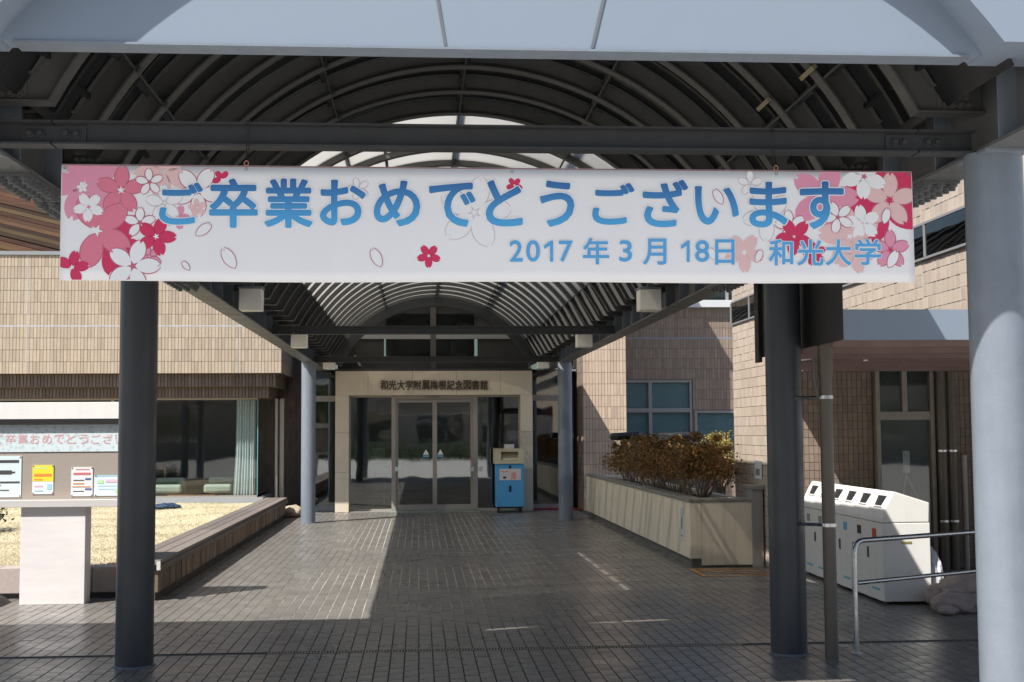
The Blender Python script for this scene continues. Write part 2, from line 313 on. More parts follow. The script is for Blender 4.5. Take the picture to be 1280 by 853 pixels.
# slot drain across the paving
dr = thing('slot_drain', 'long narrow slot drain with fine metal grating across the dark paving', 'drain', (0, 9.61, 0))
b = MB(); b.box(-6, 6, 9.565, 9.578, -.02, .002).box(-6, 6, 9.642, 9.655, -.02, .002); b.build('edge_bar', mat('drain_edge', (.16, .15, .14), .5, .2, 20, metal=.5), dr)
b = MB()
for k in range(160): x = -1.1+k*.022; b.box(x, x+.011, 9.579, 9.641, -.012, .0005)
b.build('grating', mat('drain_grating', (.42, .36, .26), .45, .2, 20, metal=.4), dr)
b = MB(); b.box(-6, 6, 9.579, 9.641, -.025, -.02); b.build('channel', BLACK, dr)
# orange hatch marking
b = MB(); ORG_ = mat('worn_orange_marking', (.60, .27, .05), .8, .3, 14, col2=(.38, .22, .1))
for (p, q, wd) in (((3.15, 14.08), (3.95, 14.06), .05), ((3.15, 14.82), (3.95, 14.78), .05), ((3.14, 14.06), (3.14, 14.84), .05), ((3.18, 14.62), (3.95, 14.1), .06), ((3.2, 14.8), (3.95, 14.42), .06)):
    p = Vector((*p, 0)); q = Vector((*q, 0)); d = (q-p).normalized(); nn = Vector((-d.y, d.x, 0))*wd/2
    b.quad(*[v+Z*.004 for v in (p-nn, q-nn, q+nn, p+nn)])
o = b.build('hatch_marking', ORG_, pv); 
b = MB(); b.box(.09, .72, 17.16, 17.19, .002, .005); b.build('floor_strip', mat('pale_green_strip', (.42, .5, .4), .6, .2, 20), pv)

# ================================================================== the vaulted canopy
XC, ZC, RI = .344, 2.05, 2.22
XL, XR, HB = -1.964, 2.652, 2.862
cn = thing('canopy', 'barrel vaulted steel canopy on round grey columns leading to the entrance', 'canopy', (XC, 9.2, 0))
CO = Vector((XC, 9.2, 0))
# columns
for (x, y) in ((XL, 5.70), (XR, 5.70), (XL, 9.194), (XR, 9.194), (XL, 23.25), (XR, 23.25)):
    b = MB().tube([(x, y, -.02), (x, y, HB)], .129, 40); c = b.build('column', STEEL_SHADED if 9 < y < 10 else STEEL, cn, smooth=True)
    MB().tube([(x, y, 0), (x, y, .012)], .142, 40).build('base_plate', STEEL, c)
    MB().box(x-.11, x+.11, y-.17, y+.17, HB-.014, HB-.001).build('cap_plate', STEEL, c)
# girders
GIRD = mat('girder_paint', (.13, .132, .13), .45, .08, 4, .05, 90, .4, streak=.1)
GY0, GY1 = 5.0, 26.6
def hbeam_y(xc, y0, y1, z0, z1, wd, tf=.016, tw=.012):
    b = MB(); b.box(xc-wd/2, xc+wd/2, y0, y1, z0, z0+tf); b.box(xc-wd/2, xc+wd/2, y0, y1, z1-tf, z1); b.box(xc-tw/2, xc+tw/2, y0, y1, z0+tf, z1-tf); return b
def bolt(b, p, ax, r=.017, h=.02):
    p = Vector(p); ax = Vector(ax); b.tube([p, p+ax*h*.35, p+ax*h*.4, p+ax*h], [r*1.45, r*1.45, r, r*.85], 8)
for sx, xc in ((-1, XL), (1, XR)):
    gdr = hbeam_y(xc, GY0, GY1, HB, 3.26, .2).build('girder', GIRD, cn)
    for (ys, n) in ((6.55, 7), (7.25, 7), (10.35, 5), (10.85, 5)):
        b = MB(); b.box(xc-.095, xc+.095, ys-.27, ys+.27, HB-.016, HB-.001)
        for k in range(n):
            for q in (-.06, .0, .06): bolt(b, (xc+q*1.1, ys-.24+.48*k/(n-1), HB-.016), (0, 0, -1), .019, .034)
        b.build('splice_plate', mat('splice_steel', (.12, .125, .13), .5, .15, 10), gdr)
    # stiffeners
    sm = MB().box(*(sorted((-sx*.006, -sx*.095))), -.005, .005, HB+.017, 3.243).mesh('stiffener'); sm.materials.append(STEEL)
    for k in range(28): piece('stiffener', sm, gdr, (xc, 5.43+k*.7, 0))
    # eave roof and gutter
    xo = xc+sx*.12; xi = XC+sx*1.98
    MB().box(min(xi, xo), max(xi, xo), GY0, GY1, 3.275, 3.30).build('eave_sheet', STEELD, cn)
    MB().box(min(xc+sx*.101, xo+sx*.05), max(xc+sx*.101, xo+sx*.05), GY0, GY1, 3.2, 3.40).build('gutter', STEEL, cn)
# ribs with flat feet bolted to the girders
TH = math.acos((3.07-ZC)/RI)
def arc(R, t0, t1, n): return [(XC+R*math.sin(t0+(t1-t0)*k/n), ZC+R*math.cos(t0+(t1-t0)*k/n)) for k in range(n+1)]
def ribline(off):
    R = RI+off; zf = 3.07+off; th = math.acos((zf-ZC)/R); xe = 2.652-XC-.012
    return [(XC-xe, zf)]+arc(R, -th, th, 44)+[(XC+xe, zf)]
b = MB()
b.ribbon(ribline(0), ribline(.010), -.045, .045); b.ribbon(ribline(.010), ribline(.128), -.005, .005); b.ribbon(ribline(.128), ribline(.138), -.045, .045)
for sx in (-1, 1):
    b.box(*sorted((XC+sx*2.08, XC+sx*2.26)), -.013, -.0055, 3.085, 3.19)
    for px in (2.115, 2.15, 2.19, 2.225):
        for pz in (3.112, 3.158): bolt(b, (XC+sx*px, -.013, pz), (0, -1, 0), .014, .018)
rib_me = b.mesh('rib', (XC, 0, 0)); rib_me.materials.append(RIBS_P)
bat = MB().ribbon(arc(RI+.09, -TH, TH, 40), arc(RI+.128, -TH, TH, 40), -.018, .018).mesh('batten', (XC, 0, 0)); bat.materials.append(STEELD)
RP = .70; RIBS = [5.78+RP*k for k in range(31)]
for y in RIBS: piece('rib', rib_me, cn, (XC, y, 0))
for y in RIBS[:6]: piece('batten', bat, cn, (XC, y+RP/2, 0))
# roof panels between ribs and purlins
D = math.radians; cuts = [-TH-.02, D(-52), D(-26), D(-17), 0, D(26), D(52), TH+.02]
for s in range(7):
    for kind, mm in ((0, STEELD), (1, OPAL), (2, OPAL), (3, STEELD)):   # solid, glazed, glazed with an open joint, solid with an open joint
        if kind in (1, 2) and s in (0, 6): continue
        g0 = .013 if (kind == 2 and s == 3) else (.0 if s == 3 else .004); g1 = 0 if s == 2 else .004
        ro = .058 if kind in (1, 2) else .145
        pm = MB().ribbon(arc(RI+ro, cuts[s]+g0, cuts[s+1]-g1, 10), arc(RI+ro+.011, cuts[s]+g0, cuts[s+1]-g1, 10), .004 if kind != 3 else .095, RP-.004).mesh('roof_panel', (XC, 0, 0), True); pm.materials.append(mm)
        for y in [5.08]+RIBS[:-1]:
            want = 0 if (y < 10.6 or s in (0, 6)) else (2 if y < 14.2 else 1)
            if want == 0 and ((8.5 < y < 8.7 and s in (1, 2)) or (5.7 < y < 5.9 and s == 3)): want = 3
            if want == kind: piece('roof_panel', pm, cn, (XC, y, 0))
for th in (D(-52), D(-26), 0, D(26), D(52)):
    R0 = RI+.03; x, z = XC+R0*math.sin(th), ZC+R0*math.cos(th)
    b = MB(); U = Vector((math.cos(th), 0, -math.sin(th))); W_ = Vector((math.sin(th), 0, math.cos(th)))
    b.obox((x, (GY0+GY1)/2, z), U, Yv, W_, .006, (GY1-GY0)/2-.05, .024); b.obox((x+W_.x*.095, (GY0+GY1)/2, z+W_.z*.095), U, Yv, W_, .022, (GY1-GY0)/2-.05, .014)
    for y in RIBS: b.obox((x+U.x*.02, y-.03, z), U, Yv, W_, .016, .02, .03)
    b.build('purlin', RIBP, cn)
# brass-coloured clamps near the second right purlin
for y, th in ((6.45, 50), (7.22, 49)):
    x, z = XC+RI*math.sin(D(th)), ZC+RI*math.cos(D(th)); MB().obox((x-.02, y, z-.02), Vector((math.cos(D(th)), 0, -math.sin(D(th)))), Yv, Vector((math.sin(D(th)), 0, math.cos(D(th)))), .012, .11, .012).build('clamp', mat('brass_clamp', (.38, .32, .2), .5, .1, 30, metal=.4), cn)
# cross beams with bolted splices
for yb in (5.70, 9.194, 16.6, 23.25):
    b = MB(); z0, z1 = HB+.0, 2.968
    xa, xb = XL+.1, XR-.1
    gap = (xa+.27, xb-.27)
    for (p, q) in ((xa, gap[0]-.004), (gap[0]+.004, gap[1]-.004), (gap[1]+.004, xb)):
        b.box(p, q, yb-.05, yb+.05, z0, z0+.009); b.box(p, q, yb-.05, yb+.05, z1-.009, z1); b.box(p, q, yb-.004, yb+.004, z0+.009, z1-.009)
    cbm = b.build('cross_beam', RIBP, cn)
    for gx in gap:
        b = MB(); b.box(gx-.14, gx+.14, yb-.0125, yb-.0045, z0+.018, z1-.018)
        for q in (-.1, -.055, .055, .1): bolt(b, (gx+q, yb-.0125, (z0+z1)/2), (0, -1, 0), .014, .018)
        b.build('splice_plate', RIBP, cbm)
# front gable: a surround with an arched recess, radial panels inside
FZ = 3.135
RO, ZO = 2.47, 1.66
def farc(R, n=40, zlo=FZ):
    th = math.acos((zlo-ZO)/R); return [(XC+R*math.sin(-th+2*th*k/n), ZO+R*math.cos(-th+2*th*k/n)) for k in range(n+1)]
inner = farc(RO); outer = [(max(-2.32, min(3.0, XC+(x-XC)*1.5)), FZ if k in (0, 40) else min(5.0, ZO+(z-ZO)*1.45)) for k, (x, z) in enumerate(inner)]
outer[0] = (-2.32, FZ); outer[-1] = (3.0, FZ)
MB().ribbon(inner, outer, 4.86, 5.2).build('gable_surround', FASCIA, cn)
th = math.acos((FZ-ZO)/(RO-.01)); cutx = [-th, D(-15), D(12.5), th]
cutx = [-th, math.atan2(-.235, FZ-ZO), math.atan2(.355, FZ-ZO), th]
for k in range(3):
    t0, t1 = cutx[k]+.002, cutx[k+1]-.002; n = 16; po = []
    for q in range(n+1): t = t0+(t1-t0)*q/n; po.append((XC+(RO+.004)*math.sin(t), ZO+(RO+.004)*math.cos(t)))
    low = [(XC+math.tan(t)*(FZ+.001-ZO), FZ+.001) for t in [t0+(t1-t0)*q/n for q in range(n+1)]]
    MB().ribbon(low, po, 5.05+.001*k, 5.15).build('gable_panel', FASCIA, cn)
for t in cutx[1:3]:
    b = MB(); b.quad((XC+math.tan(t)*(FZ-ZO)-.006, 5.047, FZ+.004), (XC+math.tan(t)*(FZ-ZO)+.006, 5.047, FZ+.004), (XC+math.tan(t)*1.9+.007, 5.047, ZO+1.9), (XC+math.tan(t)*1.9-.007, 5.047, ZO+1.9))
    b.build('panel_joint', mat('joint_sealant', (.12, .13, .15), .7), cn)
MB().box(XC-1.92, XC+1.92, 5.04, 5.16, FZ-.010, FZ-.0005).build('gable_sill', STEEL, cn)
# far gable ring
MB().ribbon(arc(2.06, -TH-.05, TH+.05, 40), arc(2.30, -TH-.05, TH+.05, 40), 25.6, 25.69).build('gable_ring', mat('dark_steel', (.06, .065, .07), .5), cn)
# side wing: flat roof of the crossing walkway, to the left of the vault
wg = thing('walkway_roof', 'flat roof of the crossing walkway, out of view to the left of the vault', 'canopy', (-8, 7, 0))
MB().box(-15, -2.25, 4.8, 9.32, 3.45, 3.72).build('roof_slab', FASCIA, wg)
for (x, y) in ((-7.5, 5.7), (-7.5, 8.9), (-13, 5.7), (-13, 8.9)): MB().tube([(x, y, -.02), (x, y, 3.45)], .129, 24).build('column', STEEL, wg, smooth=True)
# lamp boxes
k = 0
for sx, xx, side in ((-1, -1.665, 'left'), (1, 2.35, 'right')):
    for y, z, nm in ((12.95, 2.93, 'nearest the banner on the'), (18.15, 2.9, 'halfway along the'), (24.2, 2.9, 'nearest the entrance on the')):
        t = thing('lamp_box', f'white cube lamp box under the canopy, {nm} {side} girder', 'lamp', (xx, y, z-.11), 'cube lamp boxes under the canopy')
        MB().box(xx-.11, xx+.11, y-.11, y+.11, z-.11, z+.105).build('housing', LAMPW, t, .008)
        MB().box(xx-.115, xx+.115, y-.115, y+.115, z+.106, z+.128).build('top_plate', STEEL, t)
        MB().box(xx-.02, xx+.02, y-.02, y+.02, z+.128, 3.09 if z+.128 < 3.08 else z+.14).build('stem', STEEL, t)

# ================================================================== the banner
BY = 5.60
bn = thing('banner', 'long white congratulation banner with cherry blossoms and blue Japanese lettering', 'banner', (.35, BY, 2.25))
def bp(x, y, d): p = at(x, y, BY); p.y = BY-.004-d; return p
bx0, bx1 = at(77, 208, BY).x, at(1142, 300, BY).x; bz1, bz0 = at(600, 209.8, BY).z, at(600, 353, BY).z
# sheet with gentle waves
def wave(x, z): return .004*math.sin(x*2.1+.6)*((bz1-z)/.5)
b = MB(); nx, nz_ = 90, 10
for i in range(nx+1):
    for j in range(nz_+1): x = bx0+(bx1-bx0)*i/nx; z = bz0+(bz1-bz0)*j/nz_; b.v.append((x, BY+wave(x, z), z+.003*math.sin(x*3.3)*(1-j/nz_)))
for i in range(nx):
    for j in range(nz_): a = i*(nz_+1)+j; b.f.append((a, a+nz_+1, a+nz_+2, a+1))
CLOTH = mat('banner_cloth', (.88, .875, .87), .6, .03, 3, .35, 3.2, .25, stretch=(1, 1, .35))
sh = b.build('sheet', CLOTH, bn, smooth=True); so = sh.modifiers.new('depth', 'SOLIDIFY'); so.thickness = .0015; so.offset = 0 
def print_part(name, V, F, m, lay):
    bm = bmesh.new(); vs = [bm.verts.new((p[0], 0, p[1])) for p in V]
    for f in F:
        try: bm.faces.new([vs[i] for i in f])
        except ValueError: pass
    for co, no in (((bx0+.003, 0, 0), (-1, 0, 0)), ((bx1-.003, 0, 0), (1, 0, 0)), ((0, 0, bz0+.006), (0, 0, -1)), ((0, 0, bz1-.003), (0, 0, 1))):
        bmesh.ops.bisect_plane(bm, geom=bm.verts[:]+bm.edges[:]+bm.faces[:], plane_co=co, plane_no=no, clear_outer=True)
    if not bm.faces: bm.free(); return
    bmesh.ops.triangulate(bm, faces=bm.faces)
    bmesh.ops.recalc_face_normals(bm, faces=bm.faces)
    o_ = Vector(bn['_o'])
    for v in bm.verts: v.co = Vector((v.co.x, BY+wave(v.co.x, v.co.z)-.0012-lay*.00005, v.co.z))-o_
    me = bpy.data.meshes.new(name); bm.to_mesh(me); bm.free(); me.materials.append(m); return link(name, me, bn)
LAY = [0]
def petal(cx, cz, ang, r, wd=.62, notch=.13, n=9):
    """one notched cherry petal as a closed outline"""
    pts = []
    for s in (-1, 1):
        seq = range(n+1) if s < 0 else range(n, -1, -1)
        for k in seq:
            t = k/n; l = .06+.94*t; ww = wd/2*math.sin(math.pi*min(1, (t*.86+.05)))**.8*(1 if t < .98 else .62)
            if k == 0: ww = .02
            pts.append((s*ww, l))
        if s < 0: pts.append((0, 1-notch))
    ca, sa = math.cos(ang), math.sin(ang)
    return [(cx+(x*ca-y*sa)*r, cz+(x*sa+y*ca)*r) for x, y in pts]
INK = lambda n, c: mat('ink_'+n, c, .65, .02, 3, spec=.2)
CR, PK, PK2, PE, WH, LN, FA = INK('crimson', (.66, .05, .13)), INK('pink', (.76, .22, .30)), INK('rose', (.78, .32, .44)), INK('peach', (.82, .55, .53)), INK('white', (.88, .875, .87)), INK('outline', (.55, .16, .22)), INK('faint', (.66, .57, .59))
def blossom(px, py, rpx, fill, line=None, rot=0., star=None, only=None):
    c = at(px, py, BY); r = rpx*BY/FPX; V, F = [], []; V2, F2 = [], []
    for k in range(5):
        if only and k not in only: continue
        a = rot+k*2*math.pi/5
        p = petal(c.x, c.z, a, r); n = len(V); V += p; F.append(tuple(range(n, n+len(p))))
        if line:
            ins = .0028; p2 = petal(c.x-math.sin(a)*ins*1.6, c.z+math.cos(a)*ins*1.6, a, r-ins*2.7, .62*(r-ins*2.9)/r if r > .02 else .5); n = len(V2); V2 += p2; F2.append(tuple(range(n, n+len(p2))))
    LAY[0] += 1; root = print_part('blossom_print', V, F, line or fill, LAY[0])
    if line and root is not None:
        LAY[0] += 1; print_part('blossom_print', V2, F2, fill, LAY[0])
    if star:
        s = [(c.x+math.sin(rot+k*math.pi/5)*r*(.17 if k % 2 == 0 else .07), c.z+math.cos(rot+k*math.pi/5)*r*(.17 if k % 2 == 0 else .07)) for k in range(10)]
        LAY[0] += 1; print_part('blossom_print', s+[(c.x, c.z)], [(10, k, (k+1) % 10) for k in range(10)], star, LAY[0])
def lone_petal(px, py, rpx, ang, fill, line):
    c = at(px, py, BY); r = rpx*2*BY/FPX; bx = c.x+math.sin(ang)*r/2; bz = c.z-math.cos(ang)*r/2
    p = petal(bx, bz, ang, r, .5); LAY[0] += 1; print_part('petal_print', p, [tuple(range(len(p)))], line, LAY[0])
    ins = .0026; p = petal(bx-math.sin(ang)*ins*1.5, bz+math.cos(ang)*ins*1.5, ang, r-ins*2.8, .5*(r-ins*2.9)/r); LAY[0] += 1; print_part('petal_print', p, [tuple(range(len(p)))], fill, LAY[0])
# left cluster, back to front
for a in ((105, 231, 47, PK2, None, .3), (205, 214, 38, PE, None, .5), (222, 272, 16, PK2, None, .9), (143, 303, 42, CR, None, .55), (247, 239, 33, WH, LN, .7, LN), (247, 260, 12, PE, None, .2),
          (277, 224, 12, CR, None, .6, None, (0, 1, 4)), (206, 254, 24, WH, FA, .1), (151.5, 238, 31, PK, LN, -.05, WH), (187, 228, 18, WH, LN, .1, LN), (121, 288.6, 47, PK, LN, -.85, WH), (111, 259, 19, WH, None, .55, PK), (175, 279, 20, WH, LN, 0, LN),
          (187, 321, 17, PK2, LN, -.9), (195.5, 296, 25, CR, None, -.35, WH), (166.5, 333, 34, WH, LN, -.3, LN), (90.5, 334.5, 21, CR, None, -.2, WH), (103, 234.5, 7, WH, None, .2)): blossom(*a)
# centre
LM = LAY[0]; LAY[0] = 0
for a in ((593, 266, 47, WH, FA, -.2), (448, 236, 15, WH, FA, .3), (643, 232, 11, CR, None, .6, WH), (536, 320, 15.5, CR, None, .6, WH)): blossom(*a)
# right cluster
LAY[0] = 0
for a in ((1101, 248, 62, CR, None, .35), (1030, 247, 46, PK2, None, .95), (1062, 296, 42, PE, None, .2), (1111.6, 250.6, 37, PE, LN, -.05, CR), (1080, 221, 30, WH, None, .55, LN), (1078, 279, 24, WH, None, .2), (1047, 272, 22, WH, LN, .4, LN),
          (960, 270, 34, WH, FA, .5), (937.5, 230, 17, WH, FA, 0), (988, 282, 21, WH, LN, .2, LN), (992.5, 296, 25, CR, None, .5), (1018, 318, 16, CR, None, .2), (930, 316, 26, PE, None, .65, WH), (1112.5, 312.5, 26, PK2, LN, .0, CR), (1068, 318, 26, PE, None, .9)): blossom(*a)
LAY[0] = max(LM, LAY[0])
for a in ((254, 288, 13, -.9, WH, LN), (287, 324, 16, .55, WH, LN), (233, 333, 8, .7, WH, LN), (471, 323, 14, .45, WH, LN), (898, 247, 12, .5, WH, LN), (948, 321, 10, -.4, WH, LN), (1107, 271, 12, -.3, WH, LN), (1115, 325, 14, -.5, WH, LN), (890, 318, 9, .3, WH, FA)): lone_petal(*a)
# lettering, blue fading from dark at the top to light at the foot (printed ink)
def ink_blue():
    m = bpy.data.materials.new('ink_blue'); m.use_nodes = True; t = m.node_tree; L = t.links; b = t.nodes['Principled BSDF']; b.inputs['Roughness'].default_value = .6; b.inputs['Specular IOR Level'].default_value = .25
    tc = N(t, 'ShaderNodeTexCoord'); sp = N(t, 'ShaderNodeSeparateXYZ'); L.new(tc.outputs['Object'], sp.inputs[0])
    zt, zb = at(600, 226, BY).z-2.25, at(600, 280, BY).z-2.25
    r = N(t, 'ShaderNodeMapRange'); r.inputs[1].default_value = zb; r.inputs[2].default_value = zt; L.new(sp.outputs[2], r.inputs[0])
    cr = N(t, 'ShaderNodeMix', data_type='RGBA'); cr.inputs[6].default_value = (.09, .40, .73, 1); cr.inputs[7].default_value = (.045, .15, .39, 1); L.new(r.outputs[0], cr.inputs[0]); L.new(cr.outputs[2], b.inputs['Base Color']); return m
BLUE = ink_blue(); BLUE2 = INK('light_blue', (.12, .41, .74))
def boxfn(x0, x1, y0, y1, lay):
    def fn(u, v):
        p = at(x0+(x1-x0)*u, y1+(y0-y1)*v, BY); p.y = BY+wave(p.x, p.z)-.0012-lay*.00005; return p
    return fn
row1 = [('ご', 199, 254, 228.5, 281.5), ('卒', 261.5, 322.5, 223.5, 285.5), ('業', 330.5, 391, 223.5, 285.5), ('お', 399.6, 457.5, 225, 282.5), ('め', 467, 525.5, 226, 283.5), ('で', 536, 594.5, 228.5, 284), ('と', 607, 653.5, 225.5, 283.5), ('う', 674.5, 718, 226, 284), ('ご', 740, 793, 229, 281.5), ('ざ', 803, 860, 225, 284.5), ('い', 868, 923.5, 233, 281.5), ('ま', 936, 984.5, 227.5, 285), ('す', 999, 1054.5, 227, 287)]
row2 = [('2', 637, 653.5, 300.5, 327.5), ('0', 657.5, 675, 300.5, 327.5), ('1', 680, 691.5, 301, 327.5), ('7', 698.5, 716, 301, 327.5), ('年', 728.5, 761.5, 297.5, 331), ('3', 774, 790, 300.5, 327.5), ('月', 803.5, 833, 298.5, 331.5), ('1', 851, 862, 301, 328), ('8', 868.5, 886.5, 300.5, 328), ('日', 893.5, 918, 299.5, 331.5), ('和', 960.5, 991, 299.5, 332.5), ('光', 996, 1029, 299.5, 332.5), ('大', 1031.5, 1063.5, 299.5, 332.5), ('学', 1067.5, 1101, 299, 332)]
L0 = LAY[0]+3
letters('letter_halo', [(c, boxfn(*q, L0)) for c, *q in row1+row2], WH, bn, bold=.028, out=.022)
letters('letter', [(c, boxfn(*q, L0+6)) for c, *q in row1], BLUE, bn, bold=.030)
letters('date_letter', [(c, boxfn(*q, L0+6)) for c, *q in row2], BLUE2, bn, bold=.024)
hm = MB(); hm.box(bx0, bx1, BY-.0016, BY-.0012, bz1-.006, bz1-.001); hm.build('hem', INK('hem_brown', (.30, .16, .15)), bn)
for ex in (bx0+.015, at(308, 209, BY).x, at(640, 209, BY).x, at(970, 209, BY).x, bx1-.015):
    for ez in (bz1-.016,): MB().tube([(ex+.006*math.cos(k*.5236), BY+wave(ex, ez)-.0022, ez+.006*math.sin(k*.5236)) for k in range(13)], .0013, 6).build('eyelet', ZINC, bn)
# hanging cords and hooks
for px in (308, 970):
    p = at(px, 209, BY); b = MB()
    for dx in (-.007, .007): b.tube([(p.x+dx, 5.645, 2.98), (p.x+dx*.6, 5.64, 2.85), (p.x+dx*.2, BY, bz1+.02)], .0016, 6)
    b.box(p.x-.009, p.x+.009, 5.64, 5.76, 2.9685, 2.972)
    c = b.build('cord', BLACK, bn)
    ring = [(p.x+.009*math.cos(t), BY, bz1+.011+.011*math.sin(t)) for t in [k*2*math.pi/14 for k in range(15)]]
    MB().tube(ring, .002, 6).build('hook', mat('copper_hook', (.55, .3, .18), .4, metal=.8), c)

# ================================================================== left building (reading wing)
lb = thing('reading_wing', 'low wing with overhanging beige tiled wall and brown board roof above big windows', 'building', (-8, 24.85, 0))
LY = 24.85; LX = at(352, 400, LY).x; z0, z1 = at(180, 467, LY).z, at(180, 319.5, LY).z
MB().box(-15, LX, LY, 33, z0, z1).build('wall', GROUT, lb)
pvv = (z1-z0)/10
tiles('wall_tile', lb, (-9.4, LY, z0), X, Z, LX+9.4, z1-z0, .0627, pvv, .007, TILE_W)
tiles('wall_tile', lb, (LX, LY, z0), Yv, Z, 4, z1-z0, .0642, pvv, .007, TILE_W)
# pale movement joints in the tiling
b = MB(); jz = z1-6*pvv*.99; b.box(-9.4, LX, LY-.010, LY-.0085, z0+4*pvv-.012, z0+4*pvv+.012)
for px in (34, 300): x = at(px, 400, LY).x; b.box(x-.006, x+.006, LY-.0105, LY-.0088, z0, z1)
b.build('movement_joint', mat('joint_putty', (.45, .45, .50), .8), lb)
MB().box(-15, LX+.03, LY-.04, 33, z1, z1+.07).build('coping', mat('zinc_coping', (.28, .29, .3), .5, .1, 4, metal=.3), lb)
# stepped dark soffits
sx1, sx2 = at(345, 470, LY+.15).x, at(336, 490, LY+.3).x; s1 = at(180, 484, LY+.15).z; s2 = at(180, 498, LY+.3).z
MB().box(-15, sx1, LY+.16, 33, s1, z0).build('soffit_step', GROUT, lb); tiles('ribbed_tile', lb, (-9.4, LY+.16, s1), X, Z, sx1+9.4, z0-s1, .064, z0-s1, .016, TILE_D, proud=.02)
MB().box(-15, sx2, LY+.32, 33, s2, s1).build('soffit_step', GROUT, lb); tiles('ribbed_tile', lb, (-9.4, LY+.32, s2), X, Z, sx2+9.4, s1-s2, .064, s1-s2, .016, TILE_D, proud=.02)
# window wall
GY = 25.40; gx1 = at(322, 560, GY).x
MB().box(-15, gx1+.12, GY-.12, 33, 0, .36).build('plinth', mat('grey_plinth', (.30, .32, .35), .6, .1, 6), lb)
b = MB().box(-15, gx1-.012, GY, GY+.01, .40, s2-.03); b.build('window_pane', GL, lb)
MB().box(gx1-.01, gx1, GY, 28.4, .40, s2-.03).build('window_pane', GL, lb)
b = MB(); b.box(-15, gx1, GY-.03, GY+.04, .36, .40); b.box(-15, gx1, GY-.03, GY+.04, s2-.03, s2+.002)
for x in (-5.9, -8.3, -10.6): b.box(x-.03, x+.03, GY-.03, GY+.04, .40, s2-.03)
b.build('window_frame', ALU, lb)
MB().box(gx1-.008, gx1+.008, GY-.012, GY-.001, .40, s2-.03).build('glass_edge', mat('teal_glass_edge', (.12, .33, .33), .2), lb)
b = MB(); b.box(gx1+.28, gx1+.33, GY+.5, GY+.56, .0, s2); b.box(gx1+.36, gx1+.44, GY+.6, GY+.7, .0, s2); b.build('post', ALU, lb)
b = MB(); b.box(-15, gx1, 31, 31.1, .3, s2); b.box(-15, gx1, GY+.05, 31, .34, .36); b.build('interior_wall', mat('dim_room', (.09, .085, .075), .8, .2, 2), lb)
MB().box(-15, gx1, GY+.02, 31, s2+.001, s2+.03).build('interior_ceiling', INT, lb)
MB().box(-4.9, -4.0, GY+.3, GY+.5, .361, .40).build('wood_step', mat('orange_wood', (.40, .20, .08), .5), lb)
# curtain gathered at the corner
b = MB(); cx0, cx1 = at(295, 560, GY+.2).x, at(319, 560, GY+.2).x; n = 90
for k in range(n+1):
    u = k/n; x = cx0+(cx1-cx0)*u; d = .035*math.sin(u*46)+.012*math.sin(u*17+1)
    for z, sp in ((.40, 1.12), (1.2, 1.0), (s2-.03, .97)): b.v.append((cx1+(x-cx1)*sp, GY+.17+d, z))
for k in range(n):
    for j in range(2): a = k*3+j; b.f.append((a, a+3, a+4, a+1))
cu = b.build('curtain', CURTAIN, None, smooth=True, off=(cx1, GY+.17, .4)); tag(cu, 'pale green curtain gathered at the corner of the dark window', 'curtain')
for px0, px1, lab in ((192, 231, 'pale green low sofa inside the window, partly behind the dark column'), (258, 293, 'pale green low sofa inside the window beside the curtain')):
    x0, x1 = at(px0, 620, GY+.9).x, at(px1, 620, GY+.9).x; t = thing('sofa', lab, 'sofa', ((x0+x1)/2, GY+.9, .36), 'low sofas inside the reading wing')
    SO = mat('sofa_vinyl', (.46, .52, .42), .5); MB().box(x0, x1, GY+.5, GY+1.1, .42, .60).build('seat', SO, t, .05); MB().box(x0+.02, x1-.02, GY+1.0, GY+1.15, .60, .72).build('backrest', SO, t, .04); MB().box(x0+.05, x1-.05, GY+.55, GY+1.05, .36, .42).build('base', BLACK, t)
fx0, fx1 = at(190, 590, GY+1.4).x, at(207, 590, GY+1.4).x; zz0, zz1 = at(190, 603, GY+1.4).z, at(190, 585, GY+1.4).z
t = thing('wooden_frame', 'small yellow wooden frame on a stand behind the window beside the dark column', 'frame', ((fx0+fx1)/2, GY+1.4, .36)); FW = mat('yellow_wood', (.45, .28, .07), .5)
b = MB(); b.box(fx0, fx1, GY+1.38, GY+1.42, zz0, zz0+.03); b.box(fx0, fx1, GY+1.38, GY+1.42, zz1-.03, zz1); b.box(fx1-.03, fx1, GY+1.38, GY+1.42, zz0+.03, zz1-.03); b.box(fx0, fx0+.03, GY+1.38, GY+1.42, zz0+.03, zz1-.03); b.build('frame', FW, t)
MB().box(fx0+.08, fx0+.12, GY+1.40, GY+1.44, .36, zz0).build('stand', FW, t)
# brown board roof rising behind the coping: each board its own piece
rf = MB().quad((-15, LY+.3, z1+.071), (LX-1, LY+.3, z1+.071), (LX-1, LY+4.3, z1+3.2), (-15, LY+4.3, z1+3.2)).build('roof', mat('roof_felt', (.06, .04, .025), .9), lb)
sd = Vector((0, 4, 3.13)).normalized(); nrm = X.cross(sd); ang = D(-24); U = (X*math.cos(ang)+sd*math.sin(ang)).normalized(); W_ = nrm.cross(U)
rr_ = random.Random(3)
for k in range(34):
    off = -1.6+k*.135
    c = Vector((-8.0, LY+.3, z1+.075))+sd*1.6+W_*off+nrm*(.03+rr_.uniform(0, .03))
    b = MB().obox(c+U*rr_.uniform(-.3, .3), U, W_, nrm, 2.3, .062, .012); o = b.build('roof_board', BOARDB, rf)
    bm = bmesh.new(); bm.from_mesh(o.data); bmesh.ops.bisect_plane(bm, geom=bm.verts[:]+bm.edges[:]+bm.faces[:], plane_co=Vector((0, 0, z1+.1))-Vector(lb['_o']), plane_no=(0, 0, -1), clear_outer=True); bm.to_mesh(o.data); n_ = len(bm.faces); bm.free()
    if not n_: bpy.data.objects.remove(o)

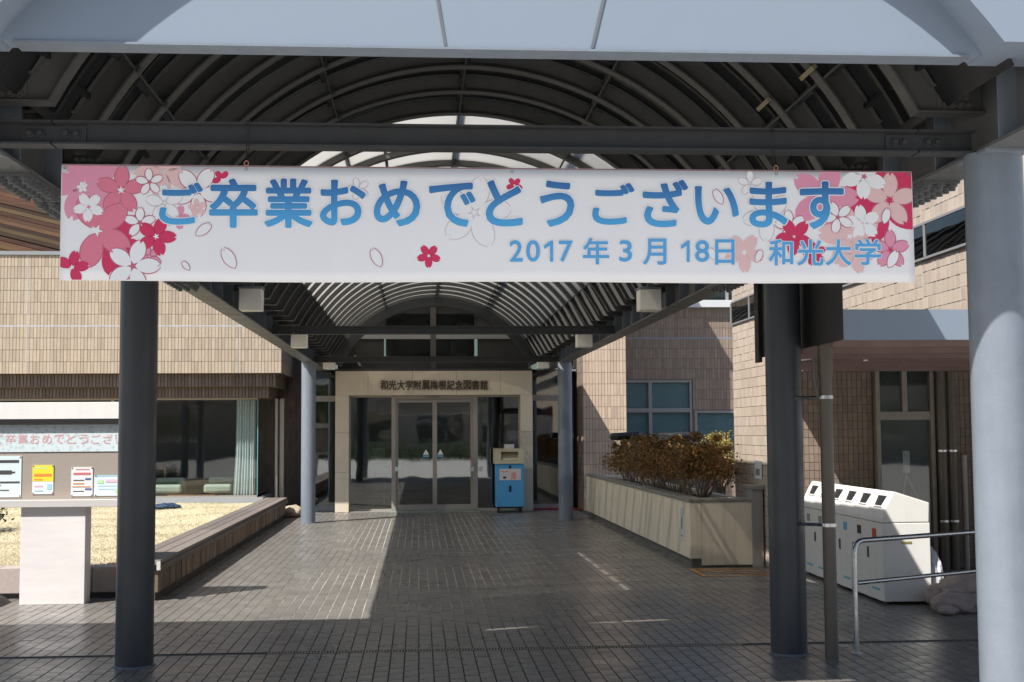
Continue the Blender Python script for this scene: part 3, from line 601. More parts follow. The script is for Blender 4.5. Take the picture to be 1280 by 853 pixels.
# ================================================================== entrance building
eb = thing('library_entrance', 'library front with limestone portal, glass doors and tan tiled walls', 'building', (.3, 26.2, 0))
PY = 26.2
px0, px1 = at(419, 550, PY).x, at(666, 550, PY).x; pz = at(540, 464, PY).z; ox0, ox1 = at(436, 560, PY).x, at(651, 560, PY).x; oz = at(540, 494, PY).z
# portal stone slabs, each a piece
jx = [px0]+[at(x, 478, PY).x for x in (460, 515.6, 570.6, 625.7)]+[px1]
for k in range(5): MB().box(jx[k]+.002, jx[k+1]-.002, PY, PY+.6, oz, pz).build('stone_slab', STONE, eb, .003)
jz = [0, at(428, 590.7, PY).z, at(428, 541, PY).z, oz]
for (a, c) in ((px0, ox0), (ox1, px1)):
    for k in range(3): MB().box(a, c, PY, PY+.6, jz[k]+.002, jz[k+1]-.002).build('stone_slab', STONE, eb, .003)
# raised lettering on the portal
nm = '和光大学附属梅根記念図書館'; cw = (610-475)/13
def pfn(x0, x1, y0, y1):
    def fn(u, v): p = at(x0+(x1-x0)*u, y1+(y0-y1)*v, PY); p.y = PY-.016; return p
    return fn
letters('raised_letter', [(c, pfn(475+k*cw+.35, 475+(k+1)*cw-.35, 475.5, 487.5)) for k, c in enumerate(nm)], mat('bronze_letters', (.09, .07, .045), .45, metal=.4), eb, bold=.012, depth=.02, n=6)
# glazed screen in the portal
FY = PY+.22
AL = ALU
def bar(x0, x1, z0_, z1_, d=.04, m=AL, y=FY, name='door_frame', par=eb): return MB().box(x0, x1, y-d, y+d, z0_, z1_).build(name, m, par, .003)
mx = [at(x, 560, FY).x for x in (489.5, 495, 541, 546, 591, 597)]
dz = at(540, 499, FY).z
bar(mx[0], mx[1], .03, oz); bar(mx[4], mx[5], .03, oz); bar(mx[1], mx[4], dz, oz, .05)
bar(ox0, mx[0], .0, .05); bar(mx[5], ox1, .0, .05); bar(ox0, ox0+.03, .05, oz); bar(ox1-.03, ox1, .05, oz); bar(ox0+.03, mx[0], oz-.04, oz); bar(mx[5], ox1-.03, oz-.04, oz)
for (a, c) in ((ox0+.03, mx[0]), (mx[5], ox1-.03)): MB().box(a, c, FY-.005, FY+.005, .05, oz-.04).build('side_pane', GD, eb)
MB().box(at(533, 500, FY).x, at(549, 500, FY).x, FY-.1, FY-.051, dz+.02, dz+.07).build('door_sensor', mat('grey_sensor', (.3, .29, .27), .5), eb)
for (a, c, inner) in ((mx[1], (mx[2]+mx[3])/2, 1), ((mx[2]+mx[3])/2, mx[4], -1)):
    d = MB(); y = FY+.03; s = .045; d.box(a+.002, a+s, y-.02, y+.02, .02, dz-.004); d.box(c-s, c-.002, y-.02, y+.02, .02, dz-.004); d.box(a+s, c-s, y-.02, y+.02, .02, .13); d.box(a+s, c-s, y-.02, y+.02, dz-.07, dz-.004)
    dr_ = d.build('sliding_door', AL, eb, .003)
    MB().box(a+s, c-s, y-.005, y+.005, .13, dz-.07).build('pane', GD, dr_)
    # sticker: white triangle above a blue bar, and a white pull label
    cx = at(532.5 if inner > 0 else 550.5, 565, FY).x; zt = at(540, 562, FY).z; zb_ = at(540, 568.5, FY).z
    MB().quad((cx-.062, y-.0255, zb_), (cx+.062, y-.0255, zb_), (cx, y-.0255, zt+.0)).build('warning_triangle', flat('sticker_white', (.8, .8, .8)), dr_)
    MB().box(cx-.062, cx+.062, y-.026, y-.0245, zb_-.05, zb_-.015).build('sticker_bar', flat('sticker_blue', (.15, .45, .68)), dr_)
for x in (484, 496, 590, 601): c = at(x, 586.5, FY); MB().box(c.x-.035, c.x+.035, FY-.046, FY-.0405, c.z-.045, c.z+.045).build('pull_label', flat('sticker_white', (.8, .8, .8)), eb)
MB().box(mx[0]-.02, mx[5]+.02, PY-.35, PY+.18, .002, .022).build('threshold', mat('pale_threshold', (.34, .38, .34), .35, .1, 8, metal=.3), eb)
MB().box(ox0, ox1, PY+.02, PY+.6, -.02, .012).build('threshold', CONC, eb)
# lobby inside
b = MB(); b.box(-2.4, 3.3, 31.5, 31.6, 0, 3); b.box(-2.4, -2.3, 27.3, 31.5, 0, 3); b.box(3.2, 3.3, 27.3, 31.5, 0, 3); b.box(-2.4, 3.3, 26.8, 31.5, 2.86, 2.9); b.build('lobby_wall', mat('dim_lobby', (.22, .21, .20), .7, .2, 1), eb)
MB().box(-2.3, 3.2, 26.8, 31.5, -.02, .004).build('lobby_floor', mat('lobby_floor', (.16, .15, .14), .25, .1, 2), eb)
b = MB(); b.box(-1.9, -.4, 29, 29.5, 0, 1.05); b.box(1.2, 2.6, 30, 30.5, 0, 1.8); b.build('lobby_counter', mat('lobby_counter', (.22, .17, .12), .5), eb)
# notice stand inside the left side pane
t = thing('notice_stand', 'green and white notice on a stand behind the left side pane of the entrance', 'sign', (at(474, 600, 26.75).x, 26.75, 0))
gx0, gx1_ = at(463, 570, 26.7).x, at(485, 570, 26.7).x; z_a, z_b, z_c = at(474, 588, 26.7).z, at(474, 572, 26.7).z, at(474, 560, 26.7).z
MB().box(gx0, gx1_, 26.69, 26.71, z_a, z_b).build('green_card', flat('green_card', (.25, .62, .42)), t); MB().box(gx0+.03, gx1_-.06, 26.70, 26.715, z_b, z_c).build('white_card', flat('pale_card', (.62, .60, .55)), t)
b = MB(); b.tube([(gx0+.06, 26.73, 0), (gx0+.06, 26.73, z_a)], .012, 8); b.tube([(gx1_-.06, 26.73, 0), (gx1_-.06, 26.73, z_a)], .012, 8); b.tube([(gx0+.06, 26.73, .35), (gx1_-.06, 26.73, .35)], .01, 8); b.build('stand', mat('grey_tube', (.35, .35, .35), .4, metal=.5), t)
for k in range(2): MB().box(gx0+.05, gx1_-.05-.1*k, 26.686, 26.6895, z_b-.06-.07*k, z_b-.045-.07*k).build('print', flat('dark_green_ink', (.05, .2, .12)), t)
# side glass either side of the portal
SY = 26.75
for (a, c) in ((-2.32, px0), (px1, 3.15)):
    zt = at(680, 494, SY).z; zt2 = at(680, 501, SY).z
    MB().box(a, c, SY, SY+.01, .1, zt2).build('side_pane', GD, eb); MB().box(a, c, SY, SY+.01, zt, 4.2).build('side_pane', GD, eb)
    MB().box(a, c, SY-.06, SY+.05, zt2, zt).build('transom', ALU, eb); MB().box(a, c, SY-.05, SY+.05, .0, .1).build('bottom_rail', mat('pale_rail', (.42, .42, .42), .4, metal=.4), eb)
    MB().box(a-.03, a+.02, SY-.05, SY+.05, .1, 4.2).build('mullion', ALU, eb)
MB().box(px1+.02, 3.3, PY+.1, SY-.07, .0, .012).build('red_mat', mat('red_carpet', (.45, .02, .03), .9), eb)
# upper wall and arched glazing behind the far gable ring
UY = 26.83
MB().box(-2.32, 3.36, UY, 32, 4.22, 6.5).build('upper_wall', GROUT, eb)
tiles('wall_tile', eb, (-2.32, UY, 4.22), X, Z, 5.68, 2.28, .0642, .235, .007, TILE_K)
b = MB(); wx = [at(x, 430, UY).x for x in (480, 538, 545, 597)]; wz = [at(540, y, UY).z for y in (448, 424, 418, 392)]
b.box(px0, wx[0], UY, UY+.06, pz, 4.22); b.box(wx[3], px1, UY, UY+.06, pz, 4.22); b.box(wx[0], wx[3], UY, UY+.06, pz, wz[0]); b.box(wx[0], wx[3], UY, UY+.06, wz[3], 4.22)
b.build('gable_wall', mat('dark_gable_panel', (.05, .05, .048), .6, .1, 4), eb)
for (a, c) in ((wx[0], wx[1]), (wx[2], wx[3])):
    for (e, f_) in ((wz[0], wz[1]), (wz[2], wz[3])): MB().box(a, c, UY+.03, UY+.04, e, f_).build('gable_pane', GD, eb)
MB().box(wx[1], wx[2], UY-.06, UY+.05, pz, 4.2).build('gable_mullion', mat('gable_frame', (.11, .105, .10), .5), eb)
MB().box(px0+.3, wx[1], UY-.05, UY+.045, wz[1], wz[2]).build('gable_transom', mat('pale_rail', (.4,.4,.4)), eb); MB().box(wx[2], px1-.3, UY-.05, UY+.045, wz[1], wz[2]).build('gable_transom', mat('pale_rail', (.4,.4,.4)), eb)
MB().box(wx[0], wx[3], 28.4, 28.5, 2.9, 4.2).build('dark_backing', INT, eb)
BS = flat('blue_sky_strip', (.32, .42, .55)); MB().box(at(570, 404, 28).x, at(586, 404, 28).x, 28.2, 28.22, at(570, 409, 28).z, at(570, 403, 28).z).build('painted_sky_bit', BS, eb); MB().box(at(563, 440, 28).x, at(566, 440, 28).x, 28.2, 28.22, at(570, 446, 28).z, at(570, 424, 28).z).build('painted_sky_bit', BS, eb); MB().box(at(568, 440, 28).x, at(584, 440, 28).x, 28.2, 28.22, at(570, 446, 28).z, at(570, 441, 28).z).build('painted_sky_bit', BS, eb)  # blue strips painted as the bits of sky light in the gable panes
MB().box(px0, px1, PY+.05, UY, pz+.001, pz+.05).build('portal_roof', mat('dark_steel', (.06,.065,.07)), eb)
# pier A, right of the entrance
AY = 25.9; ax0, ax1 = at(729, 520, AY).x, at(783, 520, AY).x; AH = 7.9
MB().box(ax0, ax1, AY, 28.9, 0, AH).build('pier', GROUT, eb)
tiles('wall_tile', eb, (ax0, AY, 0), X, Z, ax1-ax0, AH, .0642, .235, .007, TILE_R); tiles('wall_tile', eb, (ax1, AY, 0), Yv, Z, 2.6, AH, .0642, .235, .007, TILE_R)
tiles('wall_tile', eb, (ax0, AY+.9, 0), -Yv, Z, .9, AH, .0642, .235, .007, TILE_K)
MB().box(ax0-.05, ax1+.05, AY-.05, 28.95, AH+.001, AH+.1).build('pier_cap', CONC, eb); MB().box(-2.4, ax0, UY-.05, 32, 6.501, 6.6).build('roof', CONC, eb)
MB().box(-3.4, -2.33, 27.2, 27.4, 0, 5.0).build('recess_wall', GROUT, eb); tiles('wall_tile', eb, (-3.4, 27.2, 0), X, Z, 1.07, 5.0, .0642, .235, .007, TILE_D)
# wall B with windows, farther back
BYY = 28.5; bx1_ = 9.5; bt_ = at(900, 385, BYY).z
w1 = (ax1, at(866, 500, BYY).x, at(820, 640, BYY).z, at(820, 475, BYY).z); w2 = (at(869, 540, BYY).x, 8.0, at(900, 588, BYY).z, at(900, 513, BYY).z)
W1Z = .72
MB().box(ax1, bx1_, BYY+.12, BYY+.3, 0, bt_).build('wall', GROUT, eb)
holes = [(-1, w1[1]-ax1, W1Z, w1[3]), (w2[0]-ax1-.1, 20, w2[2], w2[3])]
b = MB(); b.box(ax1, bx1_, BYY, BYY+.12, 0, W1Z); b.box(ax1, bx1_, BYY, BYY+.12, w1[3], bt_); b.box(w1[1], w2[0]-.0, BYY, BYY+.119, W1Z, w1[3]); b.box(w2[0], bx1_, BYY, BYY+.118, w2[3], w1[3]); b.build('wall', GROUT, eb)
tiles('wall_tile', eb, (ax1, BYY, 0), X, Z, bx1_-ax1-1.5, bt_, .0642, .235, .007, TILE_K, holes)
MB().box(ax1, bx1_, BYY-.012, BYY-.009, at(850, 423, BYY).z-.012, at(850, 423, BYY).z+.012).build('movement_joint', mat('blue_joint', (.25, .3, .38), .8), eb)
def window(x0, x1, za, zb, y, muls, trans, glassm, backm, par=eb, fr=.06, m=ALU_L):
    b = MB(); b.box(x0, x0+fr, y-.05, y+.05, za, zb); b.box(x1-fr, x1, y-.05, y+.05, za, zb); b.box(x0+fr, x1-fr, y-.05, y+.05, za, za+fr); b.box(x0+fr, x1-fr, y-.05, y+.05, zb-fr, zb)
    xs = [x0+fr]+sorted(muls)+[x1-fr]; zs = [za+fr]+sorted(trans)+[zb-fr]
    for q in muls: b.box(q-.04, q+.04, y-.045, y+.045, za+fr, zb-fr)
    for i in range(len(xs)-1):
        a = xs[i]+(.04 if i else 0); c = xs[i+1]-(.04 if i < len(xs)-2 else 0)
        for q in trans: b.box(a, c, y-.045, y+.045, q-.05, q+.05)
    wn = b.build('window', m, par, .004)
    for i in range(len(xs)-1):
        a = xs[i]+(.04 if i else 0); c = xs[i+1]-(.04 if i < len(xs)-2 else 0)
        for k in range(len(zs)-1):
            e = zs[k]+(.05 if k else 0); f_ = zs[k+1]-(.05 if k < len(zs)-2 else 0)
            MB().box(a, c, y-.004, y+.004, e, f_).build('pane', glassm, wn)
    if backm:
        bl = MB(); n = int((zb-za)/.05)
        for k in range(n): z = za+.03+k*(zb-za-.06)/n; bl.obox(((x0+x1)/2, y+.035, z+.02), X, Vector((0, .34, .94)), Vector((0, -.94, .34)), (x1-x0)/2-.02, .025, .0015)
        bl.build('blind', backm, wn)
    return wn
tzz = at(820, 513, BYY).z
window(ax1+.0, w1[1]-.01, W1Z, w1[3], BYY+.06, [at(813, 500, BYY).x], [tzz], GB, BLIND)
window(w2[0], 8.0, w2[2], w2[3], BYY+.06, [], [], GB, BLIND)
MB().box(ax1+.01, bx1_, BYY-.10, BYY-.02, W1Z-.10, W1Z-.02).build('sill', ALU_L, eb)
MB().box(ax1, bx1_, BYY-.18, BYY+.3, bt_+.001, bt_+.16).build('ledge', mat('pale_ledge', (.6, .61, .62), .6, .1, 5), eb)
MB().box(ax1, bx1_, BYY+.2, BYY+.22, bt_+.16, bt_+1.8).build('clerestory_pane', GB, eb); MB().box(ax1, bx1_, BYY+.5, BYY+.6, bt_+.16, bt_+2).build('backing', INT, eb)
for x in (5.5, 7.0, 8.5): MB().box(x-.03, x+.03, BYY+.15, BYY+.25, bt_+.16, bt_+1.8).build('clerestory_mullion', ALU_L, eb)

# ================================================================== right building
rb = thing('side_building', 'tan tiled building on the right with an overhanging upper storey and pipes', 'building', (4.1, 14.6, 0))
CX, DY, CYB = 4.07, 14.55, 16.4; OZ = 2.36; TOPZ = 3.52
MB().box(CX, 9.5, DY, CYB, 0, OZ).build('lower_wall', GROUT, rb)
b = MB(); b.box(CX, 9.5, 10.08, CYB+.0, OZ+.001, TOPZ); b.box(CX+.004, 9.5, 9.0, 10.078, OZ, 6.0); b.build('upper_wall', GROUT_L, rb)
tiles('wall_tile', rb, (CX, CYB, 0), -Yv, Z, CYB-DY, OZ, .1, .118, .006, TILE_C, proud=.003)
bandz0, bandz1 = 2.98, 3.24
hole = [(-1, 99, bandz0-OZ, bandz1-OZ)]
tiles('wall_tile', rb, (CX, CYB, OZ), -Yv, Z, CYB-10.08, TOPZ-OZ, .09, .1, .012, TILE_C, hole, proud=.003)
tiles('wall_tile', rb, (CX, 10.08, OZ), X, Z, 4, TOPZ-OZ, .06, .1, .008, TILE_C, proud=.003)
tiles('wall_tile', rb, (CX+.004, 10.078, OZ), -Yv, Z, 1.078, 3.6, .09, .1, .012, TILE_C, hole, proud=.003)
MB().box(CX-.012, CX-.004, 9.02, CYB, bandz0, bandz1).build('band_window', glass('band_glass', (.1, .12, .15)), rb)
b = MB(); b.box(CX-.02, CX-.001, 9.0, CYB, bandz0-.02, bandz0-.001); b.box(CX-.02, CX-.001, 9.0, CYB, bandz1+.001, bandz1+.02)
for k in range(8): y = 9.98+k*.92; b.box(CX-.022, CX-.001, y-.012, y+.012, bandz0, bandz1)
b.build('band_frame', mat('pale_rail', (.4,.4,.4)), rb)
MB().box(CX-.06, CX+.3, 10.09, CYB+.05, TOPZ+.001, TOPZ+.05).build('coping', mat('dark_steel', (.06,.065,.07)), rb)
# front of the lower storey: small tiles, door window
dw = (at(1092, 540, DY).x, at(1165, 540, DY).x)
tiles('wall_tile', rb, (CX, DY, 0), X, Z, 4.4, OZ, .058, .0945, .006, TILE_K, [(dw[0]-CX-.03, dw[1]-CX+.03, .0, 9)])
WF = mat('old_aluminium_frame', (.32, .28, .24), .45, .1, 10, metal=.3)
zz = at(1130, 520, DY).z
window(dw[0], dw[1], .05, OZ-.02, DY-.05, [], [zz], GL, None, rb, .05, WF)
MB().box((dw[0]+dw[1])/2-.03, (dw[0]+dw[1])/2+.03, DY-.09, DY-.01, zz+.05, OZ-.07).build('window_mullion', WF, rb)
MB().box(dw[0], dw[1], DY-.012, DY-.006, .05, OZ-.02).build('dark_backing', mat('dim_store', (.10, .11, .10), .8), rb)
b = MB(); cxm = (dw[0]+dw[1])/2
b.box(cxm-.02, cxm+.06, DY-.03, DY-.02, 1.1, 1.35); b.tube([(cxm, DY-.03, 1.1), (cxm+.25, DY-.03, .6)], .01, 6); b.tube([(cxm+.02, DY-.03, 1.1), (cxm-.1, DY-.03, .5)], .01, 6); b.build('stored_bracket', mat('pale_rail', (.4,.4,.4)), rb)
# soffit steel of the overhang
SOF = mat('reddish_soffit_steel', (.26, .17, .15), .6, .15, 6)
MB().box(CX, 9.5, 10.45, DY, OZ-.03, OZ-.001).build('soffit', mat('soffit_board', (.13, .115, .105), .7), rb)
for y in (10.7, 11.6, 12.6, 13.6): MB().box(CX+.05, 9.5, y-.05, y+.05, OZ-.13, OZ-.031).build('soffit_beam', SOF, rb)
# pipes on the wall
for px in (1178, 1190.5):
    p = at(px, 600, DY-.12); b = MB().tube([(p.x, DY-.14, .0), (p.x, DY-.14, OZ-.03)], .048, 16).build('wall_pipe', PIPE, rb, smooth=True)
    for z in (.55, 1.35): MB().tube([(p.x, DY-.14, z-.012), (p.x, DY-.14, z+.012)], .055, 16).build('pipe_clamp', STAIN, b)
p = at(1205, 600, DY-.12); MB().tube([(p.x, DY-.14, .0), (p.x, DY-.14, 1.3)], .03, 12).build('wall_pipe', mat('pale_pipe', (.5, .47, .42), .5), rb, smooth=True)
p = at(950, 591, CX); q = CX-.012
sx_ = MB().box(CX-.02, CX-.0135, 15.05, 15.35, 1.02, 1.24).build('wall_notice', flat('notice_white', (.72, .72, .7)), None, off=(CX-.015, 15.2, 1.13)); tag(sx_, 'small white notice on the tan tiled wall beside the dark column', 'sign')
o = MB().box(CX-.022, CX-.0205, 15.12, 15.3, 1.06, 1.14).build('print', flat('grey_ink', (.25, .25, .25)), sx_)
# low connecting roof with blue-grey fascia
lr = thing('connecting_roof', 'low flat side roof with blue grey fascia beside the right column', 'canopy', (3.2, 9, 0))
LX0, LY0, LY1 = 2.80, 8.32, 10.42; lz0, lz1 = at(1130, 425, LY0).z, at(1130, 387, LY0).z
MB().box(LX0+.012, 6.5, LY0, LY0+.05, lz0, lz1).build('fascia', FASCIA, lr)
MB().box(LX0+.012, 6.5, LY0+.05, LY1, lz0+.06, lz1-.02).build('roof_deck', STEELD, lr)
MB().box(LX0, LX0+.012, LY0, LY1, lz0, 2.95).build('side_plate', STEELD, lr)
MB().box(LX0-.03, LX0-.001, LY1-.12, LY1, lz0-.04, 2.95).build('side_post', STEELD, lr)
for k, y in enumerate((8.6, 9.3, 10.0)): MB().box(LX0+.02, 6.5, y-.04, y+.04, lz0-.03, lz0+.059).build('roof_beam', SOF, lr)
# downpipe by the right column
t = thing('downpipe', 'brown grey downpipe standing beside the right middle column', 'pipe', (2.885, 8.95, 0))
MB().tube([(2.885, 8.95, -.01), (2.885, 8.95, 2.1)], .046, 24).build('pipe', PIPE, t, smooth=True)
MB().tube([(2.885, 8.95, 1.98), (2.885, 8.95, 2.12), (2.885, 8.95, 2.3)], .052, 24).build('socket', PIPE, t, smooth=True)
MB().tube([(2.825, 8.94, 1.83), (2.80, 8.94, 1.95), (2.80, 8.94, 2.12)], .013, 10).build('cable', PIPE, t, smooth=True)
for z in (.93, 1.83):
    c = MB().tube([(2.885, 8.95, z-.012), (2.885, 8.95, z+.012)], .051, 24).build('pipe_clamp', STAIN, t); MB().tube([(2.84, 8.97, z), (2.70, 9.08, z)], .012, 8).build('clamp_arm', STAIN, c)
# stainless handrail
t = thing('handrail', 'stainless steel tube handrail with two rails beside the white bins', 'handrail', (3.13, 9.15, 0))
e = Vector((4.6, 9.95, 0)); s_ = Vector((3.125, 9.13, 0)); dd = (e-s_).normalized()
pts = [s_+Z*-.01, s_+Z*.72]+[s_+Z*.72+dd*(.08*(1-math.cos(a)))+Z*(.08*math.sin(a)) for a in (D(20), D(40), D(60), D(75))]+[s_+dd*.08+Z*.80, e+Z*.80]
MB().tube(pts, .019, 14).build('top_rail', STAIN, t, smooth=True); MB().tube([s_+dd*.015+Z*.50, e+Z*.50], .016, 14).build('mid_rail', STAIN, t, smooth=True)
MB().tube([e+Z*-.01, e+Z*.785], .019, 14).build('post', STAIN, t, smooth=True); MB().tube([s_, s_+Z*.008], .045, 16).build('base_flange', STAIN, t)

# ================================================================== recycling bins
BX, BY0, BW = 4.235, 11.58, .442
prof = [(0, .03), (0, .745), (.012, .80), (.04, .885), (.075, .965), (.118, 1.03), (.445, .925), (.445, .03)]
names = [('red', (.55, .08, .06)), ('black', (.05, .05, .05)), ('blue', (.10, .33, .66)), ('green', (.15, .35, .2)), ('grey', (.3, .3, .3)), ('grey', (.3, .3, .3))]
ords = ['nearest the handrail', 'second from the handrail', 'third from the handrail', 'fourth from the handrail, behind the downpipe', 'fifth from the handrail', 'farthest from the handrail']
for k in range(6):
    y0, y1 = BY0+k*BW+.003, BY0+(k+1)*BW-.003; xo = BX+.025*k*BW
    t = thing('recycling_bin', f'white recycling bin with sloping hood, {ords[k]} in the row', 'bin', (xo+.2, (y0+y1)/2, 0), 'white recycling bins in a row')
    body = [(xo+x, z) for x, z in [(0, .03), (0, .742), (.445, .742), (.445, .03)]]; MB().prism_y(body, y0, y1).build('body', CREAM, t, .006)
    hood = [(xo+x-.008*(z < .8), z) for x, z in [(0, .746), (.005, .79), (.03, .875), (.07, .955), (.118, 1.03), (.445, .925), (.445, .746)]]
    h = MB().prism_y(hood, y0, y1).build('hood', CREAM, t, .008)
    a, c_ = Vector((xo+.036, 0, .885)), Vector((xo+.094, 0, .985)); nn = Vector((-(c_-a).z, 0, (c_-a).x)).normalized()
    ym = (y0+y1)/2; pr = a-nn*-.006; 
    b = MB(); b.quad(*[Vector((v.x, yy, v.z))+nn*.006 for v, yy in ((a, ym-.11), (a, ym+.07), (c_, ym+.11), (c_, ym-.13))]); b.build('opening', BLACK, h)
    b = MB()
    for (v1, q1, v2, q2) in ((a, ym-.12, c_, ym-.14), (a, ym+.08, c_, ym+.12), (a, ym-.12, a, ym+.08), (c_, ym-.14, c_, ym+.12)): b.tube([Vector((v1.x, q1, v1.z))+nn*.004, Vector((v2.x, q2, v2.z))+nn*.004], .009, 6)
    b.build('opening_rim', CREAM, h)
    MB().box(xo-.005, xo-.0005, ym-.05, ym+.05, .60, .68).build('category_sticker', flat('sticker_'+names[k][0], names[k][1]), t)
    MB().box(xo-.012, xo-.0008, y1-.06, y1-.035, .40, .50).build('handle', mat('bin_handle', (.12, .12, .12), .5), t)
    MB().box(xo-.004, xo-.0006, ym-.12, ym+.08, .12, .14).build('maker_strip', flat('teal_ink', (.15, .5, .5)), t)
    for yy in (y0+.05, y1-.05):
        for xx in (.06, .38): MB().tube([(xo+xx, yy, 0), (xo+xx, yy, .03)], .02, 8).build('foot', BLACK, t)
    if k == 0: MB().box(xo+.17, xo+.27, y0-.004, y0-.0005, .555, .575).build('end_plate', mat('brass_plate', (.5, .38, .15), .4, metal=.5), t)
# ================================================================== sand bags and plastic bag
def blob(name, c, s, rot, m, label, cat, seed, group=None, crease=.17):
    bm = bmesh.new(); bmesh.ops.create_icosphere(bm, subdivisions=4, radius=1); r = random.Random(seed); ph = [r.uniform(0, 6) for _ in range(8)]
    for v in bm.verts:
        p = v.co.copy(); q = Vector((math.copysign(abs(p.x)**.75, p.x), math.copysign(abs(p.y)**.8, p.y), p.z))
        n = math.sin(p.x*4+ph[0])*math.sin(p.y*5+ph[1])+.6*math.sin(p.x*9+p.z*7+ph[2])*math.sin(p.y*8+ph[3])+.5*math.sin(p.x*14+p.y*9+p.z*5+ph[4])*math.sin(p.z*11+p.x*3+ph[5])+.25*math.sin(p.x*26-p.y*19+ph[6])
        q *= 1+crease*n*.5; q.x *= 1+.12*(abs(p.x) > .8); v.co = Vector((q.x*s[0], q.y*s[1], max(q.z, -.75)*s[2]))
    me = bpy.data.meshes.new(name); bm.to_mesh(me); bm.free(); me.materials.append(m)
    for p in me.polygons: p.use_smooth = True
    o = link(name, me, None, 0, c); o.rotation_euler = rot; tag(o, label, cat, group); return o
SAND = mat('pinkish_sandbag', (.44, .36, .33), .85, .25, 10, .7, 40, .15)
gb = 'sand bags piled beside the bins'
blob('sandbag', (4.72, 11.12, .075), (.22, .16, .10), (0, 0, .2), SAND, 'slumped pinkish grey sand bag at the front of the pile beside the bins', 'sandbag', 1, gb)
blob('sandbag', (5.02, 11.05, .075), (.24, .16, .10), (0, .05, -.25), SAND, 'pinkish grey sand bag at the right front of the pile', 'sandbag', 2, gb)
blob('sandbag', (4.80, 11.45, .09), (.22, .18, .12), (0, .1, .5), SAND, 'pinkish grey sand bag lying behind at the foot of the pile', 'sandbag', 3, gb)
blob('sandbag', (4.90, 11.28, .215), (.25, .18, .10), (.1, -.12, .1), SAND, 'topmost pinkish grey sand bag of the pile', 'sandbag', 4, gb)
blob('sandbag', (4.58, 10.98, .035), (.10, .08, .045), (0, 0, .9), SAND, 'small torn end of a sand bag in front of the pile', 'sandbag', 5, gb)
blob('plastic_bag', (4.76, 11.75, .20), (.06, .10, .26), (0, 0, .3), mat('white_plastic_bag', (.72, .72, .74), .35, .05, 5), 'crumpled white plastic bag between the bins and the sand bags', 'bag', 6, None, .3)

# ================================================================== planter with shrubs
pt = thing('planter', 'long pale concrete planter with darker coping along the right of the path', 'planter', (3.6, 19, 0))
PX0, PX1, PYa, PYb, PH = 3.17, 4.02, 15.0, 24.3, .76
b = MB(); b.box(PX0, PX0+.14, PYa, PYb, .10, PH); b.box(PX0+.14, PX1, PYa, PYa+.14, .02, PH); b.box(PX0+.14, PX1, PYb-.14, PYb, .1, PH); b.box(PX1-.1, PX1, PYa+.14, PYb-.14, .1, PH); b.build('wall', GRANITE, pt, .01)
b = MB(); b.box(PX0+.03, PX1, PYa+.03, PYb-.02, -.02, .099); b.build('footing', mat('dark_footing', (.16, .15, .13), .85, .2, 20, .3), pt)
b = MB(); b.box(PX0-.015, PX0+.17, PYa-.015, PYb, PH+.0005, PH+.045); b.box(PX0+.17, PX1, PYa-.015, PYa+.17, PH+.0005, PH+.045); b.build('coping', mat('weathered_coping', (.30, .28, .24), .85, .25, 20, .3), pt, .01)
MB().box(PX0+.14, PX1-.1, PYa+.14, PYb-.14, .1, PH-.06).build('soil', mat('planter_soil', (.07, .05, .035), .95, .3, 20, .5), pt)
c0 = at(846, 632, 15.3); sgn = MB().box(PX0-.008, PX0-.0005, 15.3, 15.52, .29, .68).build('plaque', flat('plaque_white', (.66, .66, .66)), None, off=(PX0, 15.4, .29)); tag(sgn, 'upright white plaque on the side of the concrete planter', 'sign')
MB().box(PX0-.0095, PX0-.0085, 15.38, 15.44, .42, .56).build('print', flat('grey_ink', (.25,.25,.25)), sgn); MB().box(PX0-.0095, PX0-.0085, 15.36, 15.46, .33, .35).build('print', flat('grey_ink', (.25,.25,.25)), sgn)
t = thing('metal_cabinet', 'narrow grey metal cabinet with a cap at the end of the planter', 'cabinet', (4.0, 15.1, 0))
MB().box(3.91, 4.045, 14.98, 15.35, 0, .90).build('body', mat('grey_cabinet', (.34, .32, .29), .5, .1, 5, streak=.15), t, .006) ; MB().box(3.895, 4.055, 14.96, 15.37, .901, .95).build('cap', mat('grey_cap', (.28, .27, .25), .5), t, .006)
for o_ in pt.children:
    pass
def leafmat(name, cols):
    m = bpy.data.materials.new(name); m.use_nodes = True; t = m.node_tree; L = t.links; b = t.nodes['Principled BSDF']; b.inputs['Roughness'].default_value = .6; b.inputs['Specular IOR Level'].default_value = .25
    ge = N(t, 'ShaderNodeNewGeometry'); cr = N(t, 'ShaderNodeValToRGB'); L.new(ge.outputs['Random Per Island'], cr.inputs[0])
    e = cr.color_ramp.elements; e[0].color = (*cols[0], 1); e[1].color = (*cols[-1], 1)
    for k in range(1, len(cols)-1): q = e.new(k/(len(cols)-1)); q.color = (*cols[k], 1)
    L.new(cr.outputs[0], b.inputs['Base Color'])
    tr = N(t, 'ShaderNodeBsdfTranslucent'); L.new(cr.outputs[0], tr.inputs[0]); mx = N(t, 'ShaderNodeMixShader'); mx.inputs[0].default_value = .25
    L.new(b.outputs[0], mx.inputs[1]); L.new(tr.outputs[0], mx.inputs[2]); L.new(mx.outputs[0], t.nodes['Material Output'].inputs[0]); MATS[name] = m; return m
def leaf(b, p, sz, r):
    d = Vector((r.gauss(0, 1), r.gauss(0, 1), r.gauss(.3, 1))).normalized(); a = d.orthogonal().normalized(); a = (Matrix.Rotation(r.uniform(0, 6.28), 3, d) @ a); c = d.cross(a)
    s = sz*r.uniform(.6, 1.3); n = len(b.v); b.v += [tuple(p-a*s*.5), tuple(p+c*s*.28), tuple(p+a*s*.5), tuple(p-c*s*.28)]; b.f.append((n, n+1, n+2, n+3))
